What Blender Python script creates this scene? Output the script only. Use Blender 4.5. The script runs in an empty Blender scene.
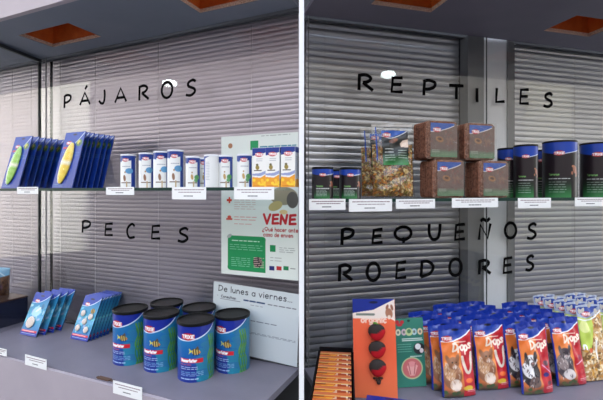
import bpy, math, random
import numpy as np
from mathutils import Vector, Matrix
random.seed(7)
rng = np.random.default_rng(7)
SC = bpy.context.scene
COL = SC.collection
# ------------------------------------------------------------------ camera, light, exposure
CH = 1.45                                    # eye height above the pavement
F = 400.0                                    # focal length in pixels (603 px wide frame)
HY, CX = 192.0, 301.5
cam_data = bpy.data.cameras.new('camera')
cam = bpy.data.objects.new('camera', cam_data); COL.objects.link(cam)
cam.location = (0, 0, CH); cam.rotation_euler = (math.pi/2, 0, 0)
cam_data.sensor_width = 36; cam_data.lens = F/603*36; cam_data.shift_y = -8/603
cam_data.clip_start = 0.02
SC.camera = cam
w = bpy.data.worlds.new('overcast_sky'); SC.world = w; w.use_nodes = True
nt = w.node_tree; bg = nt.nodes['Background']
tc = nt.nodes.new('ShaderNodeTexCoord'); sx = nt.nodes.new('ShaderNodeSeparateXYZ'); cr = nt.nodes.new('ShaderNodeValToRGB')
nt.links.new(tc.outputs['Generated'], sx.inputs[0]); nt.links.new(sx.outputs['Z'], cr.inputs[0]); nt.links.new(cr.outputs[0], bg.inputs[0])
cr.color_ramp.elements[0].position = 0.0; cr.color_ramp.elements[0].color = (0.95, 0.95, 0.93, 1)
cr.color_ramp.elements[1].position = 0.8; cr.color_ramp.elements[1].color = (0.62, 0.70, 0.86, 1)
bg.inputs[1].default_value = 3.1
sun_d = bpy.data.lights.new('sun', 'SUN'); sun_d.energy = 6; sun_d.angle = math.radians(12); sun_d.color = (1, 0.96, 0.88)
sun = bpy.data.objects.new('sun', sun_d); COL.objects.link(sun)
sun.rotation_euler = Vector((-0.80, 0.15, -0.50)).to_track_quat('-Z', 'Y').to_euler()
SC.view_settings.view_transform = 'Standard'; SC.view_settings.look = 'None'
SC.view_settings.gamma = 1; SC.view_settings.use_curve_mapping = False
SC.view_settings.exposure = 0.42

# ------------------------------------------------------------------ helpers
def lin(c):
    c = np.asarray(c, float)/255.0
    return np.where(c <= 0.04045, c/12.92, ((c+0.055)/1.055)**2.4)
def L4(c): return tuple(float(v) for v in lin(c)) + (1.0,)

def mat(name, col=None, rough=0.5, spec=0.5, attr=False, noise=None, bump=0, bscale=300, metal=0, coat=0, trans=0, alpha=1):
    m = bpy.data.materials.new(name); m.use_nodes = True
    n = m.node_tree; b = n.nodes['Principled BSDF']
    b.inputs['Roughness'].default_value = rough; b.inputs['Specular IOR Level'].default_value = spec
    b.inputs['Metallic'].default_value = metal; b.inputs['Coat Weight'].default_value = coat
    b.inputs['Coat Roughness'].default_value = 0.08
    b.inputs['Alpha'].default_value = alpha
    if attr:
        a = n.nodes.new('ShaderNodeAttribute'); a.attribute_name = 'Col'
        n.links.new(a.outputs['Color'], b.inputs['Base Color'])
    elif noise:
        t = n.nodes.new('ShaderNodeTexCoord'); x = n.nodes.new('ShaderNodeTexNoise'); r = n.nodes.new('ShaderNodeValToRGB')
        x.inputs['Scale'].default_value = noise[2]; x.inputs['Detail'].default_value = 6
        r.color_ramp.elements[0].position = 0.3; r.color_ramp.elements[1].position = 0.7
        r.color_ramp.elements[0].color = L4(noise[0]); r.color_ramp.elements[1].color = L4(noise[1])
        n.links.new(t.outputs['Object'], x.inputs['Vector']); n.links.new(x.outputs['Fac'], r.inputs[0])
        n.links.new(r.outputs[0], b.inputs['Base Color'])
    else:
        b.inputs['Base Color'].default_value = L4(col)
    if bump:
        t = n.nodes.new('ShaderNodeTexCoord'); x = n.nodes.new('ShaderNodeTexNoise'); k = n.nodes.new('ShaderNodeBump')
        x.inputs['Scale'].default_value = bscale; k.inputs['Strength'].default_value = bump; k.inputs['Distance'].default_value = 0.004
        n.links.new(t.outputs['Object'], x.inputs['Vector']); n.links.new(x.outputs['Fac'], k.inputs['Height'])
        n.links.new(k.outputs[0], b.inputs['Normal'])
    return m

def glass_mat(name, tint, ior=1.5, rough=0.0, bump=0, bscale=40, boost=1.0):
    m = bpy.data.materials.new(name); m.use_nodes = True
    n = m.node_tree; n.nodes.remove(n.nodes['Principled BSDF']); out = n.nodes['Material Output']
    tr = n.nodes.new('ShaderNodeBsdfTransparent'); gl = n.nodes.new('ShaderNodeBsdfGlossy'); fr = n.nodes.new('ShaderNodeFresnel'); mx = n.nodes.new('ShaderNodeMixShader')
    tr.inputs[0].default_value = tuple(tint)+(1,); gl.inputs['Roughness'].default_value = rough; fr.inputs[0].default_value = ior
    mm = n.nodes.new('ShaderNodeMath'); mm.operation = 'MULTIPLY'; mm.inputs[1].default_value = boost
    ge = n.nodes.new('ShaderNodeNewGeometry'); ib = n.nodes.new('ShaderNodeMath'); ib.operation = 'SUBTRACT'; ib.inputs[0].default_value = 1.0
    m2 = n.nodes.new('ShaderNodeMath'); m2.operation = 'MULTIPLY'
    n.links.new(ge.outputs['Backfacing'], ib.inputs[1]); n.links.new(fr.outputs[0], mm.inputs[0])
    n.links.new(mm.outputs[0], m2.inputs[0]); n.links.new(ib.outputs[0], m2.inputs[1]); n.links.new(m2.outputs[0], mx.inputs[0])
    n.links.new(tr.outputs[0], mx.inputs[1]); n.links.new(gl.outputs[0], mx.inputs[2]); n.links.new(mx.outputs[0], out.inputs['Surface'])
    if bump:
        t = n.nodes.new('ShaderNodeTexCoord'); x = n.nodes.new('ShaderNodeTexNoise'); k = n.nodes.new('ShaderNodeBump')
        x.inputs['Scale'].default_value = bscale; k.inputs['Strength'].default_value = bump; k.inputs['Distance'].default_value = 0.003
        n.links.new(t.outputs['Object'], x.inputs['Vector']); n.links.new(x.outputs['Fac'], k.inputs['Height']); n.links.new(k.outputs[0], gl.inputs['Normal'])
    return m

def lamp_mat():  # emission of the two invented globes
    m = mat('added_lamp_glow', (255, 255, 255)); b = m.node_tree.nodes['Principled BSDF']
    b.inputs['Emission Color'].default_value = (.85, 1, .97, 1); b.inputs['Emission Strength'].default_value = 11; return m

MT = dict(
    laminate=mat('grey_laminate', rough=0.45, noise=((112, 108, 120), (122, 117, 129), 9), bump=0.05, bscale=900),
    ceil_l=mat('blue_grey_laminate', rough=0.5, noise=((110, 116, 130), (118, 123, 137), 6)),
    ceil_r=mat('violet_grey_laminate', rough=0.5, noise=((106, 101, 116), (114, 109, 124), 6)),
    fascia=mat('pale_laminate', rough=0.5, noise=((168, 158, 166), (176, 166, 173), 8)),
    topfascia=mat('pinkish_white_board', rough=0.5, noise=((172, 160, 168), (180, 168, 174), 8)),
    chip=mat('raw_chipboard', rough=0.85, noise=((176, 136, 110), (246, 226, 204), 260), bump=0.5, bscale=300),
    wood=mat('orange_brown_wood', rough=0.55, noise=((206, 96, 34), (226, 120, 46), 30), bump=0.1, bscale=80),
    white=mat('white_paint', col=(244, 244, 244), rough=0.4),
    card=mat('printed_card', attr=True, rough=0.42, spec=0.4, coat=0.25),
    film=mat('printed_foil', attr=True, rough=0.3, spec=0.5, coat=0.5, bump=0.25, bscale=55),
    tin=mat('printed_tin', attr=True, rough=0.34, spec=0.4, coat=0.18),
    matte=mat('plain_matte', attr=True, rough=0.8, spec=0.2),
    paper=mat('printed_paper', attr=True, rough=0.7, spec=0.2),
    black=mat('black_plastic', col=(8, 8, 9), rough=0.5, spec=0.25),
    vinyl=mat('black_vinyl', col=(7, 6, 8), rough=0.9, spec=0.1),
    slat=mat('pale_blind_slat', col=(206, 200, 206), rough=0.36, metal=0.85),
    slat_r=mat('aluminium_blind_slat', col=(206, 208, 210), rough=0.34, metal=0.85),
    cord=mat('blind_cord', col=(190, 188, 186), rough=0.8),
    alu=mat('grey_aluminium', col=(128, 130, 130), rough=0.4, metal=0.3),
    alu_d=mat('dark_seal', col=(48, 52, 54), rough=0.5),
    panelw=mat('white_column', col=(248, 250, 248), rough=0.5),
    edge=mat('green_glass_edge', col=(26, 54, 46), rough=0.4, spec=0.2),
    glass=glass_mat('pane_glass', (0.95, 0.95, 0.96), boost=2.0),
    shelfglass=glass_mat('shelf_glass', (0.86, 0.93, 0.90)),
    clear=glass_mat('clear_film', (0.93, 0.93, 0.92), rough=0.16, bump=1.0, bscale=45, boost=1.6),
    clearsoft=glass_mat('clear_blister', (0.96, 0.97, 0.98), rough=0.08),
    dark=mat('dark_interior', col=(38, 38, 42), rough=0.9),
    roomwall=mat('room_wall', col=(96, 98, 100), rough=0.9),
    pave=mat('pavement', rough=0.9, noise=((60, 58, 62), (74, 72, 76), 4)),
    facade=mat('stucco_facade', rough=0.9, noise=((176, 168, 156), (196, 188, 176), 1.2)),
    facade_m=mat('darker_stucco', rough=0.9, noise=((124, 116, 120), (144, 136, 138), 1.2)),  # darker stucco, so the pale wall strip stands out in reflections
    facade_w=mat('white_facade', col=(240, 240, 226), rough=0.8),
    facade_d=mat('dark_added_wall', rough=0.9, noise=((64, 56, 58), (84, 76, 80), 2)),  # dark tone for the added low street walls
    lamp=lamp_mat(),
    coco=mat('coconut_fibre', rough=0.95, noise=((92, 56, 42), (158, 106, 82), 160), bump=1.0, bscale=240),
)

class Geo:                                       # collects pieces, builds one mesh
    def __init__(s): s.v = []; s.f = []; s.c = []; s.n = 0
    def add(s, v, f, c=(200, 200, 200)):
        v = np.asarray(v, float).reshape(-1, 3); c = np.asarray(c, float)
        if c.ndim == 1: c = np.tile(c, (len(v), 1))
        s.v.append(v); s.c.append(c); s.f.extend([tuple(i+s.n for i in q) for q in f]); s.n += len(v); return s
    def box(s, x0, x1, y0, y1, z0, z1, c=(200, 200, 200)):
        v = [(x, y, z) for x in (x0, x1) for y in (y0, y1) for z in (z0, z1)]
        return s.add(v, [(0, 1, 3, 2), (4, 6, 7, 5), (0, 4, 5, 1), (2, 3, 7, 6), (0, 2, 6, 4), (1, 5, 7, 3)], c)
    def grid(s, P, fn, flip=False):              # P: Paint or (nx, ny, colour)
        if isinstance(P, Paint): nx, ny, c = P.nx, P.ny, P.a.reshape(-1, 3)
        else: nx, ny, c = P
        U, V = np.meshgrid(np.linspace(0, 1, nx), np.linspace(0, 1, ny))
        x, y, z = fn(U, V)
        v = np.stack([np.broadcast_to(x, U.shape), np.broadcast_to(y, U.shape), np.broadcast_to(z, U.shape)], -1).reshape(-1, 3)
        i = (np.arange(ny-1)[:, None]*nx+np.arange(nx-1)[None, :]).ravel()
        q = np.stack([i, i+1, i+nx+1, i+nx], 1)
        if flip: q = q[:, ::-1]
        return s.add(v, q.tolist(), c)
    def lathe(s, prof, n=48, c=(200, 200, 200)):
        k = len(prof); a = np.arange(n)*2*math.pi/n
        v = [(r*math.cos(t), r*math.sin(t), z) for (r, z) in prof for t in a]
        f = [(j*n+i, j*n+(i+1) % n, (j+1)*n+(i+1) % n, (j+1)*n+i) for j in range(k-1) for i in range(n)]
        return s.add(v, f, c)
    def ell(s, cx, cy, cz, rx, ry, rz, c, nu=20, nv=12):
        v = []; f = []
        for j in range(nv+1):
            p = math.pi*j/nv
            for i in range(nu):
                t = 2*math.pi*i/nu
                v.append((cx+rx*math.sin(p)*math.cos(t), cy+ry*math.sin(p)*math.sin(t), cz+rz*math.cos(p)))
        for j in range(nv):
            for i in range(nu): f.append((j*nu+i, (j+1)*nu+i, (j+1)*nu+(i+1) % nu, j*nu+(i+1) % nu))
        return s.add(v, f, c)
    def build(s, name, m, parent=None, smooth=False):
        me = bpy.data.meshes.new(name)
        v = np.concatenate(s.v); c = np.concatenate(s.c)
        inkblue = (c[:, 2] > c[:, 0]*1.6) & (c[:, 2] > c[:, 1]*1.25); c[inkblue] *= np.array([.80, .98, .93]); c = lin(c)
        me.from_pydata(v.tolist(), [], s.f)
        at = me.color_attributes.new('Col', 'FLOAT_COLOR', 'POINT')
        at.data.foreach_set('color', np.hstack([c, np.ones((len(c), 1))]).astype(np.float32).ravel())
        me.materials.append(MT[m] if isinstance(m, str) else m)
        if smooth: me.polygons.foreach_set('use_smooth', [True]*len(me.polygons))
        me.update()
        o = bpy.data.objects.new(name, me); COL.objects.link(o)
        if parent: o.parent = parent
        return o

def tag(o, label=None, cat=None, group=None, kind=None):
    if label: o['label'] = label
    if cat: o['category'] = cat
    if group: o['group'] = group
    if kind: o['kind'] = kind
    return o
def thing(name, label, cat, group=None):
    o = bpy.data.objects.new(name, None); COL.objects.link(o); o.empty_display_size = 0.02
    return tag(o, label, cat, group)
def copy_tree(o, parent=None):
    c = o.copy(); COL.objects.link(c); c.parent = parent
    for ch in list(o.children): copy_tree(ch, c)
    return c
def struct(name, o): o.name = name; o['kind'] = 'structure'; return o
def relabel(o, label): o['label'] = label; return o
USED = set()
def inst(proto, label, x, y, z, rz, rx=0.0, ry=0.0):
    """First use moves the prototype, later uses copy it."""
    if proto.name in USED: o = copy_tree(proto)
    else: o = proto; USED.add(proto.name)
    o.location = (x, y, z); o.rotation_euler = (rx, ry, rz); o['label'] = label
    return o

# --- stroke alphabet -----------------------------------------------------------
def sm(p, n=6):                                  # Catmull-Rom through the points
    p = [np.array(q, float) for q in p]; p = [2*p[0]-p[1]]+p+[2*p[-1]-p[-2]]; o = []
    for i in range(1, len(p)-2):
        for k in range(n):
            t = k/n; a, b, c, d = p[i-1:i+3]
            o.append(0.5*((2*b)+(c-a)*t+(2*a-5*b+4*c-d)*t*t+(-a+3*b-3*c+d)*t**3))
    o.append(p[-2]); return [tuple(q) for q in o]
def ell(cx, cy, rx, ry, a0=90, a1=450, n=14): return [(cx+rx*math.cos(math.radians(a0+(a1-a0)*i/n)), cy+ry*math.sin(math.radians(a0+(a1-a0)*i/n))) for i in range(n+1)]
A_ = [[(0, 0), (.34, 1), (.68, 0)], [(.1, .32), (.58, .32)]]
G = {
 'A': A_, 'Á': A_+[[(.36, 1.28), (.5, 1.55)]],
 'B': [[(.05, 0), (.05, 1)], sm([(.05, 1), (.5, .9), (.45, .58), (.05, .52)]), sm([(.05, .52), (.6, .42), (.5, .05), (.05, 0)])],
 'C': [sm([(.6, .86), (.4, 1), (.12, .75), (.05, .4), (.22, .04), (.6, .1)])],
 'D': [[(.08, .98), (.02, 0)], sm([(.0, .95), (.4, .93), (.66, .62), (.5, .2), (.02, .0)])],
 'E': [[(.58, 1), (.1, .94), (.04, .02), (.58, .06)], [(.08, .5), (.52, .54)]],
 'F': [[(.58, 1), (.06, .96), (.06, 0)], [(.06, .52), (.5, .54)]],
 'G': [sm([(.6, .88), (.35, 1), (.06, .6), (.2, .05), (.6, .12), (.62, .45), (.4, .45)])],
 'H': [[(.05, 0), (.05, 1)], [(.6, 0), (.6, 1)], [(.05, .5), (.6, .5)]],
 'I': [[(.1, 0), (.08, 1)]],
 'J': [sm([(.48, 1), (.5, .5), (.4, .04), (.18, .02), (0, .22)])],
 'K': [[(.05, 0), (.05, 1)], [(.58, 1), (.08, .45), (.6, 0)]],
 'L': [[(.1, 1), (.05, .03), (.6, .1)]],
 'M': [[(0, 0), (.1, 1), (.38, .35), (.66, 1), (.76, 0)]],
 'N': [[(.03, 0), (.1, .95), (.5, .08), (.66, 1)]],
 'Ñ': [[(.03, 0), (.1, .95), (.5, .08), (.66, 1)], sm([(.12, 1.16), (.25, 1.3), (.45, 1.18), (.62, 1.34)])],
 'O': [ell(.36, .5, .34, .5)],
 'P': [[(.08, .95), (.04, 0)], sm([(.0, .88), (.3, 1.0), (.66, .88), (.62, .6), (.35, .44), (.06, .4)])],
 'Q': [ell(.42, .58, .42, .42), [(.4, .3), (.46, -.05)]],
 'R': [[(.06, .95), (.04, 0)], sm([(.0, .92), (.35, 1), (.58, .82), (.45, .58), (.22, .5)]), [(.22, .5), (.68, .03)]],
 'S': [sm([(.66, .88), (.48, 1), (.2, .86), (.2, .62), (.55, .42), (.6, .2), (.34, .0), (.02, .06)])],
 'T': [[(0, .96), (.72, 1)], [(.38, .98), (.36, 0)]],
 'U': [sm([(.02, 1), (.02, .4), (.2, .02), (.5, .08), (.62, .45), (.66, 1)])],
 'V': [[(0, 1), (.3, 0), (.62, 1)]], 'W': [[(0, 1), (.2, 0), (.42, .8), (.62, 0), (.84, 1)]],
 'X': [[(0, 0), (.6, 1)], [(0, 1), (.6, 0)]], 'Y': [[(0, 1), (.3, .5), (.6, 1)], [(.3, .5), (.3, 0)]],
 'Z': [[(0, 1), (.6, 1), (0, 0), (.6, 0)]],
 'a': [ell(.24, .3, .22, .3), [(.46, .6), (.46, 0)]], 'b': [[(.04, 1), (.04, 0)], ell(.26, .3, .22, .3)],
 'c': [sm([(.45, .52), (.25, .6), (.04, .3), (.22, 0), (.45, .08)])], 'd': [ell(.24, .3, .22, .3), [(.46, 1), (.46, 0)]],
 'e': [sm([(.05, .3), (.44, .34), (.4, .55), (.2, .6), (.03, .3), (.2, 0), (.46, .1)])],
 'f': [sm([(.4, .95), (.22, .98), (.16, .7), (.16, 0)]), [(0, .58), (.36, .58)]],
 'g': [ell(.24, .3, .22, .3), sm([(.46, .6), (.46, -.1), (.3, -.35), (.05, -.25)])],
 'h': [[(.04, 1), (.04, 0)], sm([(.04, .4), (.25, .6), (.44, .4), (.44, 0)])],
 'i': [[(.06, .6), (.06, 0)], [(.06, .85), (.06, .88)]], 'l': [[(.06, 1), (.06, 0)]],
 'k': [[(.05, 1), (.05, 0)], [(.42, .6), (.08, .25), (.45, 0)]],
 'm': [[(.04, .6), (.04, 0)], sm([(.04, .4), (.2, .6), (.32, .4), (.32, 0)]), sm([(.32, .4), (.5, .6), (.62, .4), (.62, 0)])],
 'n': [[(.04, .6), (.04, 0)], sm([(.04, .4), (.25, .6), (.44, .4), (.44, 0)])],
 'o': [ell(.25, .3, .24, .3)], 'p': [[(.04, .6), (.04, -.38)], ell(.27, .3, .22, .3)],
 'q': [ell(.24, .3, .22, .3), [(.46, .6), (.46, -.38)]],
 'r': [[(.05, .6), (.05, 0)], sm([(.05, .38), (.2, .58), (.4, .56)])],
 's': [sm([(.42, .52), (.22, .6), (.08, .46), (.36, .24), (.34, .04), (.04, .04)])],
 't': [[(.16, .9), (.16, .04), (.36, .04)], [(0, .6), (.36, .6)]],
 'u': [sm([(.04, .6), (.06, .15), (.24, 0), (.44, .2)]), [(.44, .6), (.44, 0)]],
 'v': [[(0, .6), (.2, 0), (.42, .6)]], 'x': [[(0, 0), (.4, .6)], [(0, .6), (.4, 0)]],
 'z': [[(0, .6), (.4, .6), (0, 0), (.4, 0)]], 'é': None, '.': [[(.05, 0), (.05, .04)]],
 '?': [sm([(0, .8), (.25, 1), (.45, .75), (.22, .5), (.22, .25)]), [(.22, 0), (.22, .03)]],
 '¿': [sm([(.45, -.1), (.2, -.3), (0, -.05), (.22, .2), (.22, .42)]), [(.22, .58), (.22, .62)]],
 '-': [[(.02, .35), (.3, .35)]], ':': [[(.05, .1), (.05, .12)], [(.05, .5), (.05, .52)]], ',': [[(.08, .05), (.02, -.12)]],
 ' ': []}
G['é'] = G['e']+[[(.2, .75), (.34, .95)]]
def adv(ch):
    g = G.get(ch) or []
    return (max([p[0] for s in g for p in s])+0.2) if g else 0.4

class Paint:                                     # printed artwork as a grid of colours
    def __init__(s, w, h, bgc, res=650):
        s.w, s.h = w, h; s.nx = max(4, int(w*res)+1); s.ny = max(4, int(h*res)+1)
        s.a = np.tile(np.array(bgc, float), (s.ny, s.nx, 1))
        s.U, s.V = np.meshgrid(np.linspace(0, 1, s.nx), np.linspace(0, 1, s.ny)); s.px = 1.0/res
    def put(s, m, c):
        m = np.clip(m, 0, 1)[..., None]; c = np.asarray(c, float); s.a = s.a*(1-m)+c*m; return s
    def grad(s, stops):
        ys = [q[0] for q in stops]
        s.a = np.stack([np.interp(s.V, ys, [q[1][k] for q in stops]) for k in range(3)], -1); return s
    def rect(s, x0, x1, y0, y1, c): return s.put(((s.U >= x0) & (s.U <= x1) & (s.V >= y0) & (s.V <= y1)).astype(float), c)
    def poly(s, pts, c):
        ins = np.zeros(s.U.shape, bool); n = len(pts)
        for i in range(n):
            x0, y0 = pts[i]; x1, y1 = pts[(i+1) % n]
            if y0 == y1: continue
            k = ((y0 > s.V) != (y1 > s.V)) & (s.U < (x1-x0)*(s.V-y0)/(y1-y0)+x0); ins ^= k
        return s.put(ins.astype(float), c)
    def ell(s, cx, cy, rx, ry, c, rot=0):
        dx = (s.U-cx)*s.w; dy = (s.V-cy)*s.h; r = math.radians(rot)
        a = (dx*math.cos(r)+dy*math.sin(r))/(rx*s.w); b = (-dx*math.sin(r)+dy*math.cos(r))/(ry*s.w)
        d = np.sqrt(a*a+b*b); e = s.px/(min(rx, ry)*s.w)
        return s.put((1-d)/e+0.5, c)             # both radii in fractions of the width
    def line(s, pts, lw, c):                     # lw in metres
        for (x0, y0), (x1, y1) in zip(pts[:-1], pts[1:]):
            X0, Y0, X1, Y1 = x0*s.w, y0*s.h, x1*s.w, y1*s.h
            i0 = max(0, int((min(Y0, Y1)-lw*2)/s.h*(s.ny-1))); i1 = min(s.ny, int((max(Y0, Y1)+lw*2)/s.h*(s.ny-1))+2)
            j0 = max(0, int((min(X0, X1)-lw*2)/s.w*(s.nx-1))); j1 = min(s.nx, int((max(X0, X1)+lw*2)/s.w*(s.nx-1))+2)
            if i1 <= i0 or j1 <= j0: continue
            X = s.U[i0:i1, j0:j1]*s.w; Y = s.V[i0:i1, j0:j1]*s.h
            dx, dy = X1-X0, Y1-Y0; q = dx*dx+dy*dy+1e-12
            t = np.clip(((X-X0)*dx+(Y-Y0)*dy)/q, 0, 1); d = np.hypot(X-X0-t*dx, Y-Y0-t*dy)
            m = np.clip((lw/2-d)/s.px+0.5, 0, 1)[..., None]
            s.a[i0:i1, j0:j1] = s.a[i0:i1, j0:j1]*(1-m)+np.asarray(c, float)*m
        return s
    def text(s, t, x, y, hgt, c, lw=None, xs=1.0, rot=0, sl=0.0):   # hgt metres, x,y fractions
        lw = lw or hgt*0.16; X = x*s.w; Y = y*s.h; r = math.radians(rot); k = 0
        for ch in t:
            for st in (G.get(ch) or []):
                q = []
                for (a, b) in st:
                    gx = (k+a*xs+b*sl)*hgt; gy = b*hgt
                    q.append(((X+gx*math.cos(r)-gy*math.sin(r))/s.w, (Y+gx*math.sin(r)+gy*math.cos(r))/s.h))
                if len(q) > 1: s.line(q, lw, c)
            k += adv(ch)*xs
        return s
    def dashes(s, x0, x1, y, n, c, gap=0.03, lw=0.0016, m=1.0):
        for i in range(n):
            x = x0; xe = x1-(0 if m >= 1 else random.random()*(1-m)*(x1-x0))
            while x < xe-0.01:
                l = random.uniform(0.03, 0.09); s.line([(x, y-i*gap), (min(x+l, xe), y-i*gap)], lw, c); x += l+0.02
        return s
    def speck(s, m0, cols, cell=0.004):          # coarse mosaic of seeds inside mask m0
        gx = max(2, int(s.w/cell)); gy = max(2, int(s.h/cell))
        pts = rng.random((gx*gy, 2))*np.array([s.w, s.h]); ci = rng.integers(0, len(cols), gx*gy); an = rng.random(gx*gy)*math.pi
        X = s.U*s.w; Y = s.V*s.h
        for (px, py), k, a in zip(pts, ci, an):
            i0 = max(0, int((py-cell)/s.h*s.ny)); i1 = int((py+cell)/s.h*s.ny)+1
            j0 = max(0, int((px-cell)/s.w*s.nx)); j1 = int((px+cell)/s.w*s.nx)+1
            dx = X[i0:i1, j0:j1]-px; dy = Y[i0:i1, j0:j1]-py
            u = dx*math.cos(a)+dy*math.sin(a); v = -dx*math.sin(a)+dy*math.cos(a)
            m = ((u/cell)**2+(v/cell/0.5)**2 < 1)*m0[i0:i1, j0:j1]
            s.a[i0:i1, j0:j1] = s.a[i0:i1, j0:j1]*(1-m[..., None])+np.asarray(cols[k], float)*m[..., None]
        return s
    def logo(s, cx, cy, wd, sc=1.0):             # red oval with white lettering; wd metres
        s.ell(cx, cy, wd*0.5/s.w, wd*0.26/s.w, (176, 24, 30))
        s.ell(cx, cy, wd*0.44/s.w, wd*0.2/s.w, (196, 40, 40))
        h = wd*0.24; t = 'TRIXIE'; L = sum(adv(ch) for ch in t)*h-0.2*h
        s.rect(cx-wd*0.5/s.w, cx+wd*0.5/s.w, cy-h*0.62/s.h, cy+h*0.62/s.h, (190, 34, 38)) if wd > 0.03 else None
        s.text(t, cx-L/2/s.w, cy-h/2/s.h, h, (250, 250, 250), lw=max(h*0.26, 0.0011)); return s

# --- unprojection and cabinet frames ------------------------------------------
def ray(px, py): return Vector(((px-CX)/F, 1.0, (HY-py)/F))
ZF = -0.572; ZCL = 0.601; ZCR = 0.575; ZSL = 0.013; ZSR = -0.018
class Frame:
    def __init__(s, p, u, n, rz): s.p = Vector((p[0], p[1], 0)); s.u = Vector((u[0], u[1], 0)).normalized(); s.n = Vector((n[0], n[1], 0)).normalized(); s.rz = rz
    def back(s, px, py, off=0.0):                # point on the plane off metres in front of the back pane, as (a, z)
        r = ray(px, py); t = ((s.p-s.n*off).dot(s.n))/r.dot(s.n); q = r*t; return (q-s.p).dot(s.u), q.z
    def w(s, a, off, z): return s.p+s.u*a-s.n*off+Vector((0, 0, z+CH))
    def onz(s, px, py, z): r = ray(px, py); return s.loc(r*(z/r.z))
    def loc(s, q): d = Vector(q)-s.p; return d.dot(s.u), -d.dot(s.n)
    def at(s, px, off):                          # (a) where column px meets the plane off
        return s.back(px, HY, off)[0]
uL = (0.9165, -0.400); nL = (0.400, 0.9165); uR = (0.963, 0.269); nR = (-0.269, 0.963)
FL = Frame((-0.008, 1.30), uL, nL, math.atan2(uL[1], uL[0])); FR = Frame((0.008, 1.30), uR, nR, math.atan2(uR[1], uR[0]))
def place_frame(o, fr, off=0.0, a=0.0, z=0.0):
    o.location = fr.w(a, off, z); o.rotation_euler = (0, 0, fr.rz); return o
# a Geo built in frame coordinates: x = along, y = -off (inwards +), z relative to eye height

#STRUCT
# ================================================================== STRUCTURE
def holed_panel(name, fr, a0, a1, y0, y1, z, th, holes, m, mh):
    """Slab in the frame plane with rectangular cut-outs, holes: (a0,a1,y0,y1)."""
    xs = sorted({a0, a1, *[h[0] for h in holes], *[h[1] for h in holes]})
    ys = sorted({y0, y1, *[h[2] for h in holes], *[h[3] for h in holes]})
    g = Geo()
    def hole(i, j):
        cx = (xs[i]+xs[i+1])/2; cy = (ys[j]+ys[j+1])/2
        return any(h[0] < cx < h[1] and h[2] < cy < h[3] for h in holes)
    for i in range(len(xs)-1):
        for j in range(len(ys)-1):
            if not hole(i, j): g.box(xs[i], xs[i+1], ys[j], ys[j+1], z, z+th)
    o = g.build(name, m); place_frame(o, fr); struct(name, o)
    for h in holes:
        e = Geo(); t = 0.0006
        e.box(h[0], h[1], h[3]-t, h[3], z+.001, z+th); e.box(h[0], h[0]+t, h[2], h[3], z+.001, z+th)
        e.box(h[1]-t, h[1], h[2], h[3], z+.001, z+th); e.box(h[0], h[1], h[2], h[2]+t, z+.001, z+th)
        q = e.build('cut_edge', 'chip', o)
        b = Geo(); d = 0.01; H = 0.10; z1 = z+th
        x0, x1, yy0, yy1 = h[0]-.004, h[1]+.004, h[2]-.004, h[3]+.004
        b.box(x0-d, x0, yy0-d, yy1+d, z1, z1+H); b.box(x1, x1+d, yy0-d, yy1+d, z1, z1+H)
        b.box(x0, x1, yy1, yy1+d, z1, z1+H); b.box(x0, x1, yy0-d, yy0, z1, z1+H-0.03); b.box(x0-d, x1+d, yy0-d, yy1+d, z1+H, z1+H+d)
        b.build('recess_box', mh, o)
    return o

def rect_on_ceiling(fr, pts, z):
    q = [fr.onz(px, py, z) for px, py in pts]
    a = [p[0] for p in q]; o = [-p[1] for p in q]
    return min(a), max(a), min(o), max(o), q
hL1 = rect_on_ceiling(FL, [(24, 38), (72, 22), (99, 37), (50, 48)], ZCL)
hL2 = rect_on_ceiling(FL, [(199, 12.5), (256, 1)], ZCL)
hR1 = rect_on_ceiling(FR, [(346, 1), (431, 12.5)], ZCR)
hR2 = rect_on_ceiling(FR, [(545, 30), (603, 39)], ZCR)
for nme, h in (('L1', hL1), ('L2', hL2), ('R1', hR1), ('R2', hR2)): print(nme, [round(v, 3) for v in h[:4]], [(round(p[0], 3), round(p[1], 3)) for p in h[4]])
DL, DR = 0.32, 0.43
y1 = hL1[3]; x1 = hL1[0]; wL = hL1[1]-hL1[0]; dL = hL1[3]-hL1[2]
holesL = [(hL1[0]+.02, hL1[1]-.02, hL1[2], hL1[3]), (hL2[0], hL2[0]+wL, hL2[3]-dL-.0, hL2[3])]
holesR = [(hR1[1]-.21, hR1[1], hR1[3]-.13, hR1[3]), (hR2[0], hR2[0]+.21, hR2[3]-.13, hR2[3])]
aL0 = -2.6; aR1 = 2.2
bpy.context.view_layer.update()
holed_panel('ceiling_left', FL, aL0, 0, -DL, 0.0, ZCL, 0.014, holesL, 'ceil_l', 'wood')
holed_panel('ceiling_right', FR, 0, aR1, -DR, 0.0, ZCR, 0.014, holesR, 'ceil_r', 'wood')
struct('trim_1', place_frame(Geo().box(aL0, 0, -DL-.018, -DL-.0005, ZCL-.001, ZCL+.30).build('t', 'topfascia'), FL))
struct('trim_2', place_frame(Geo().box(0.02, aR1, -DR-.018, -DR-.0005, ZCR-.001, ZCR+.30).build('t', 'topfascia'), FR))
struct('floor_left', place_frame(Geo().box(aL0, 0, -DL, 0.0, ZF-.02, ZF).build('t', 'laminate'), FL))
struct('floor_right', place_frame(Geo().box(0, aR1, -DR, 0.0, ZF-.02, ZF).build('t', 'laminate'), FR))
struct('baseboard_left', place_frame(Geo().box(aL0, -.0, -DL-.012, -DL-.0005, ZF-.165, ZF-.001).build('t', 'fascia'), FL))
struct('baseboard_right', place_frame(Geo().box(0.03, aR1, -DR-.012, -DR-.0005, ZF-.165, ZF-.001).build('t', 'fascia'), FR))
struct('wall_base_left', place_frame(Geo().box(aL0, -.05, -DL+.06, -DL+.08, -CH, ZF-.0205).build('t', 'dark'), FL))
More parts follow.
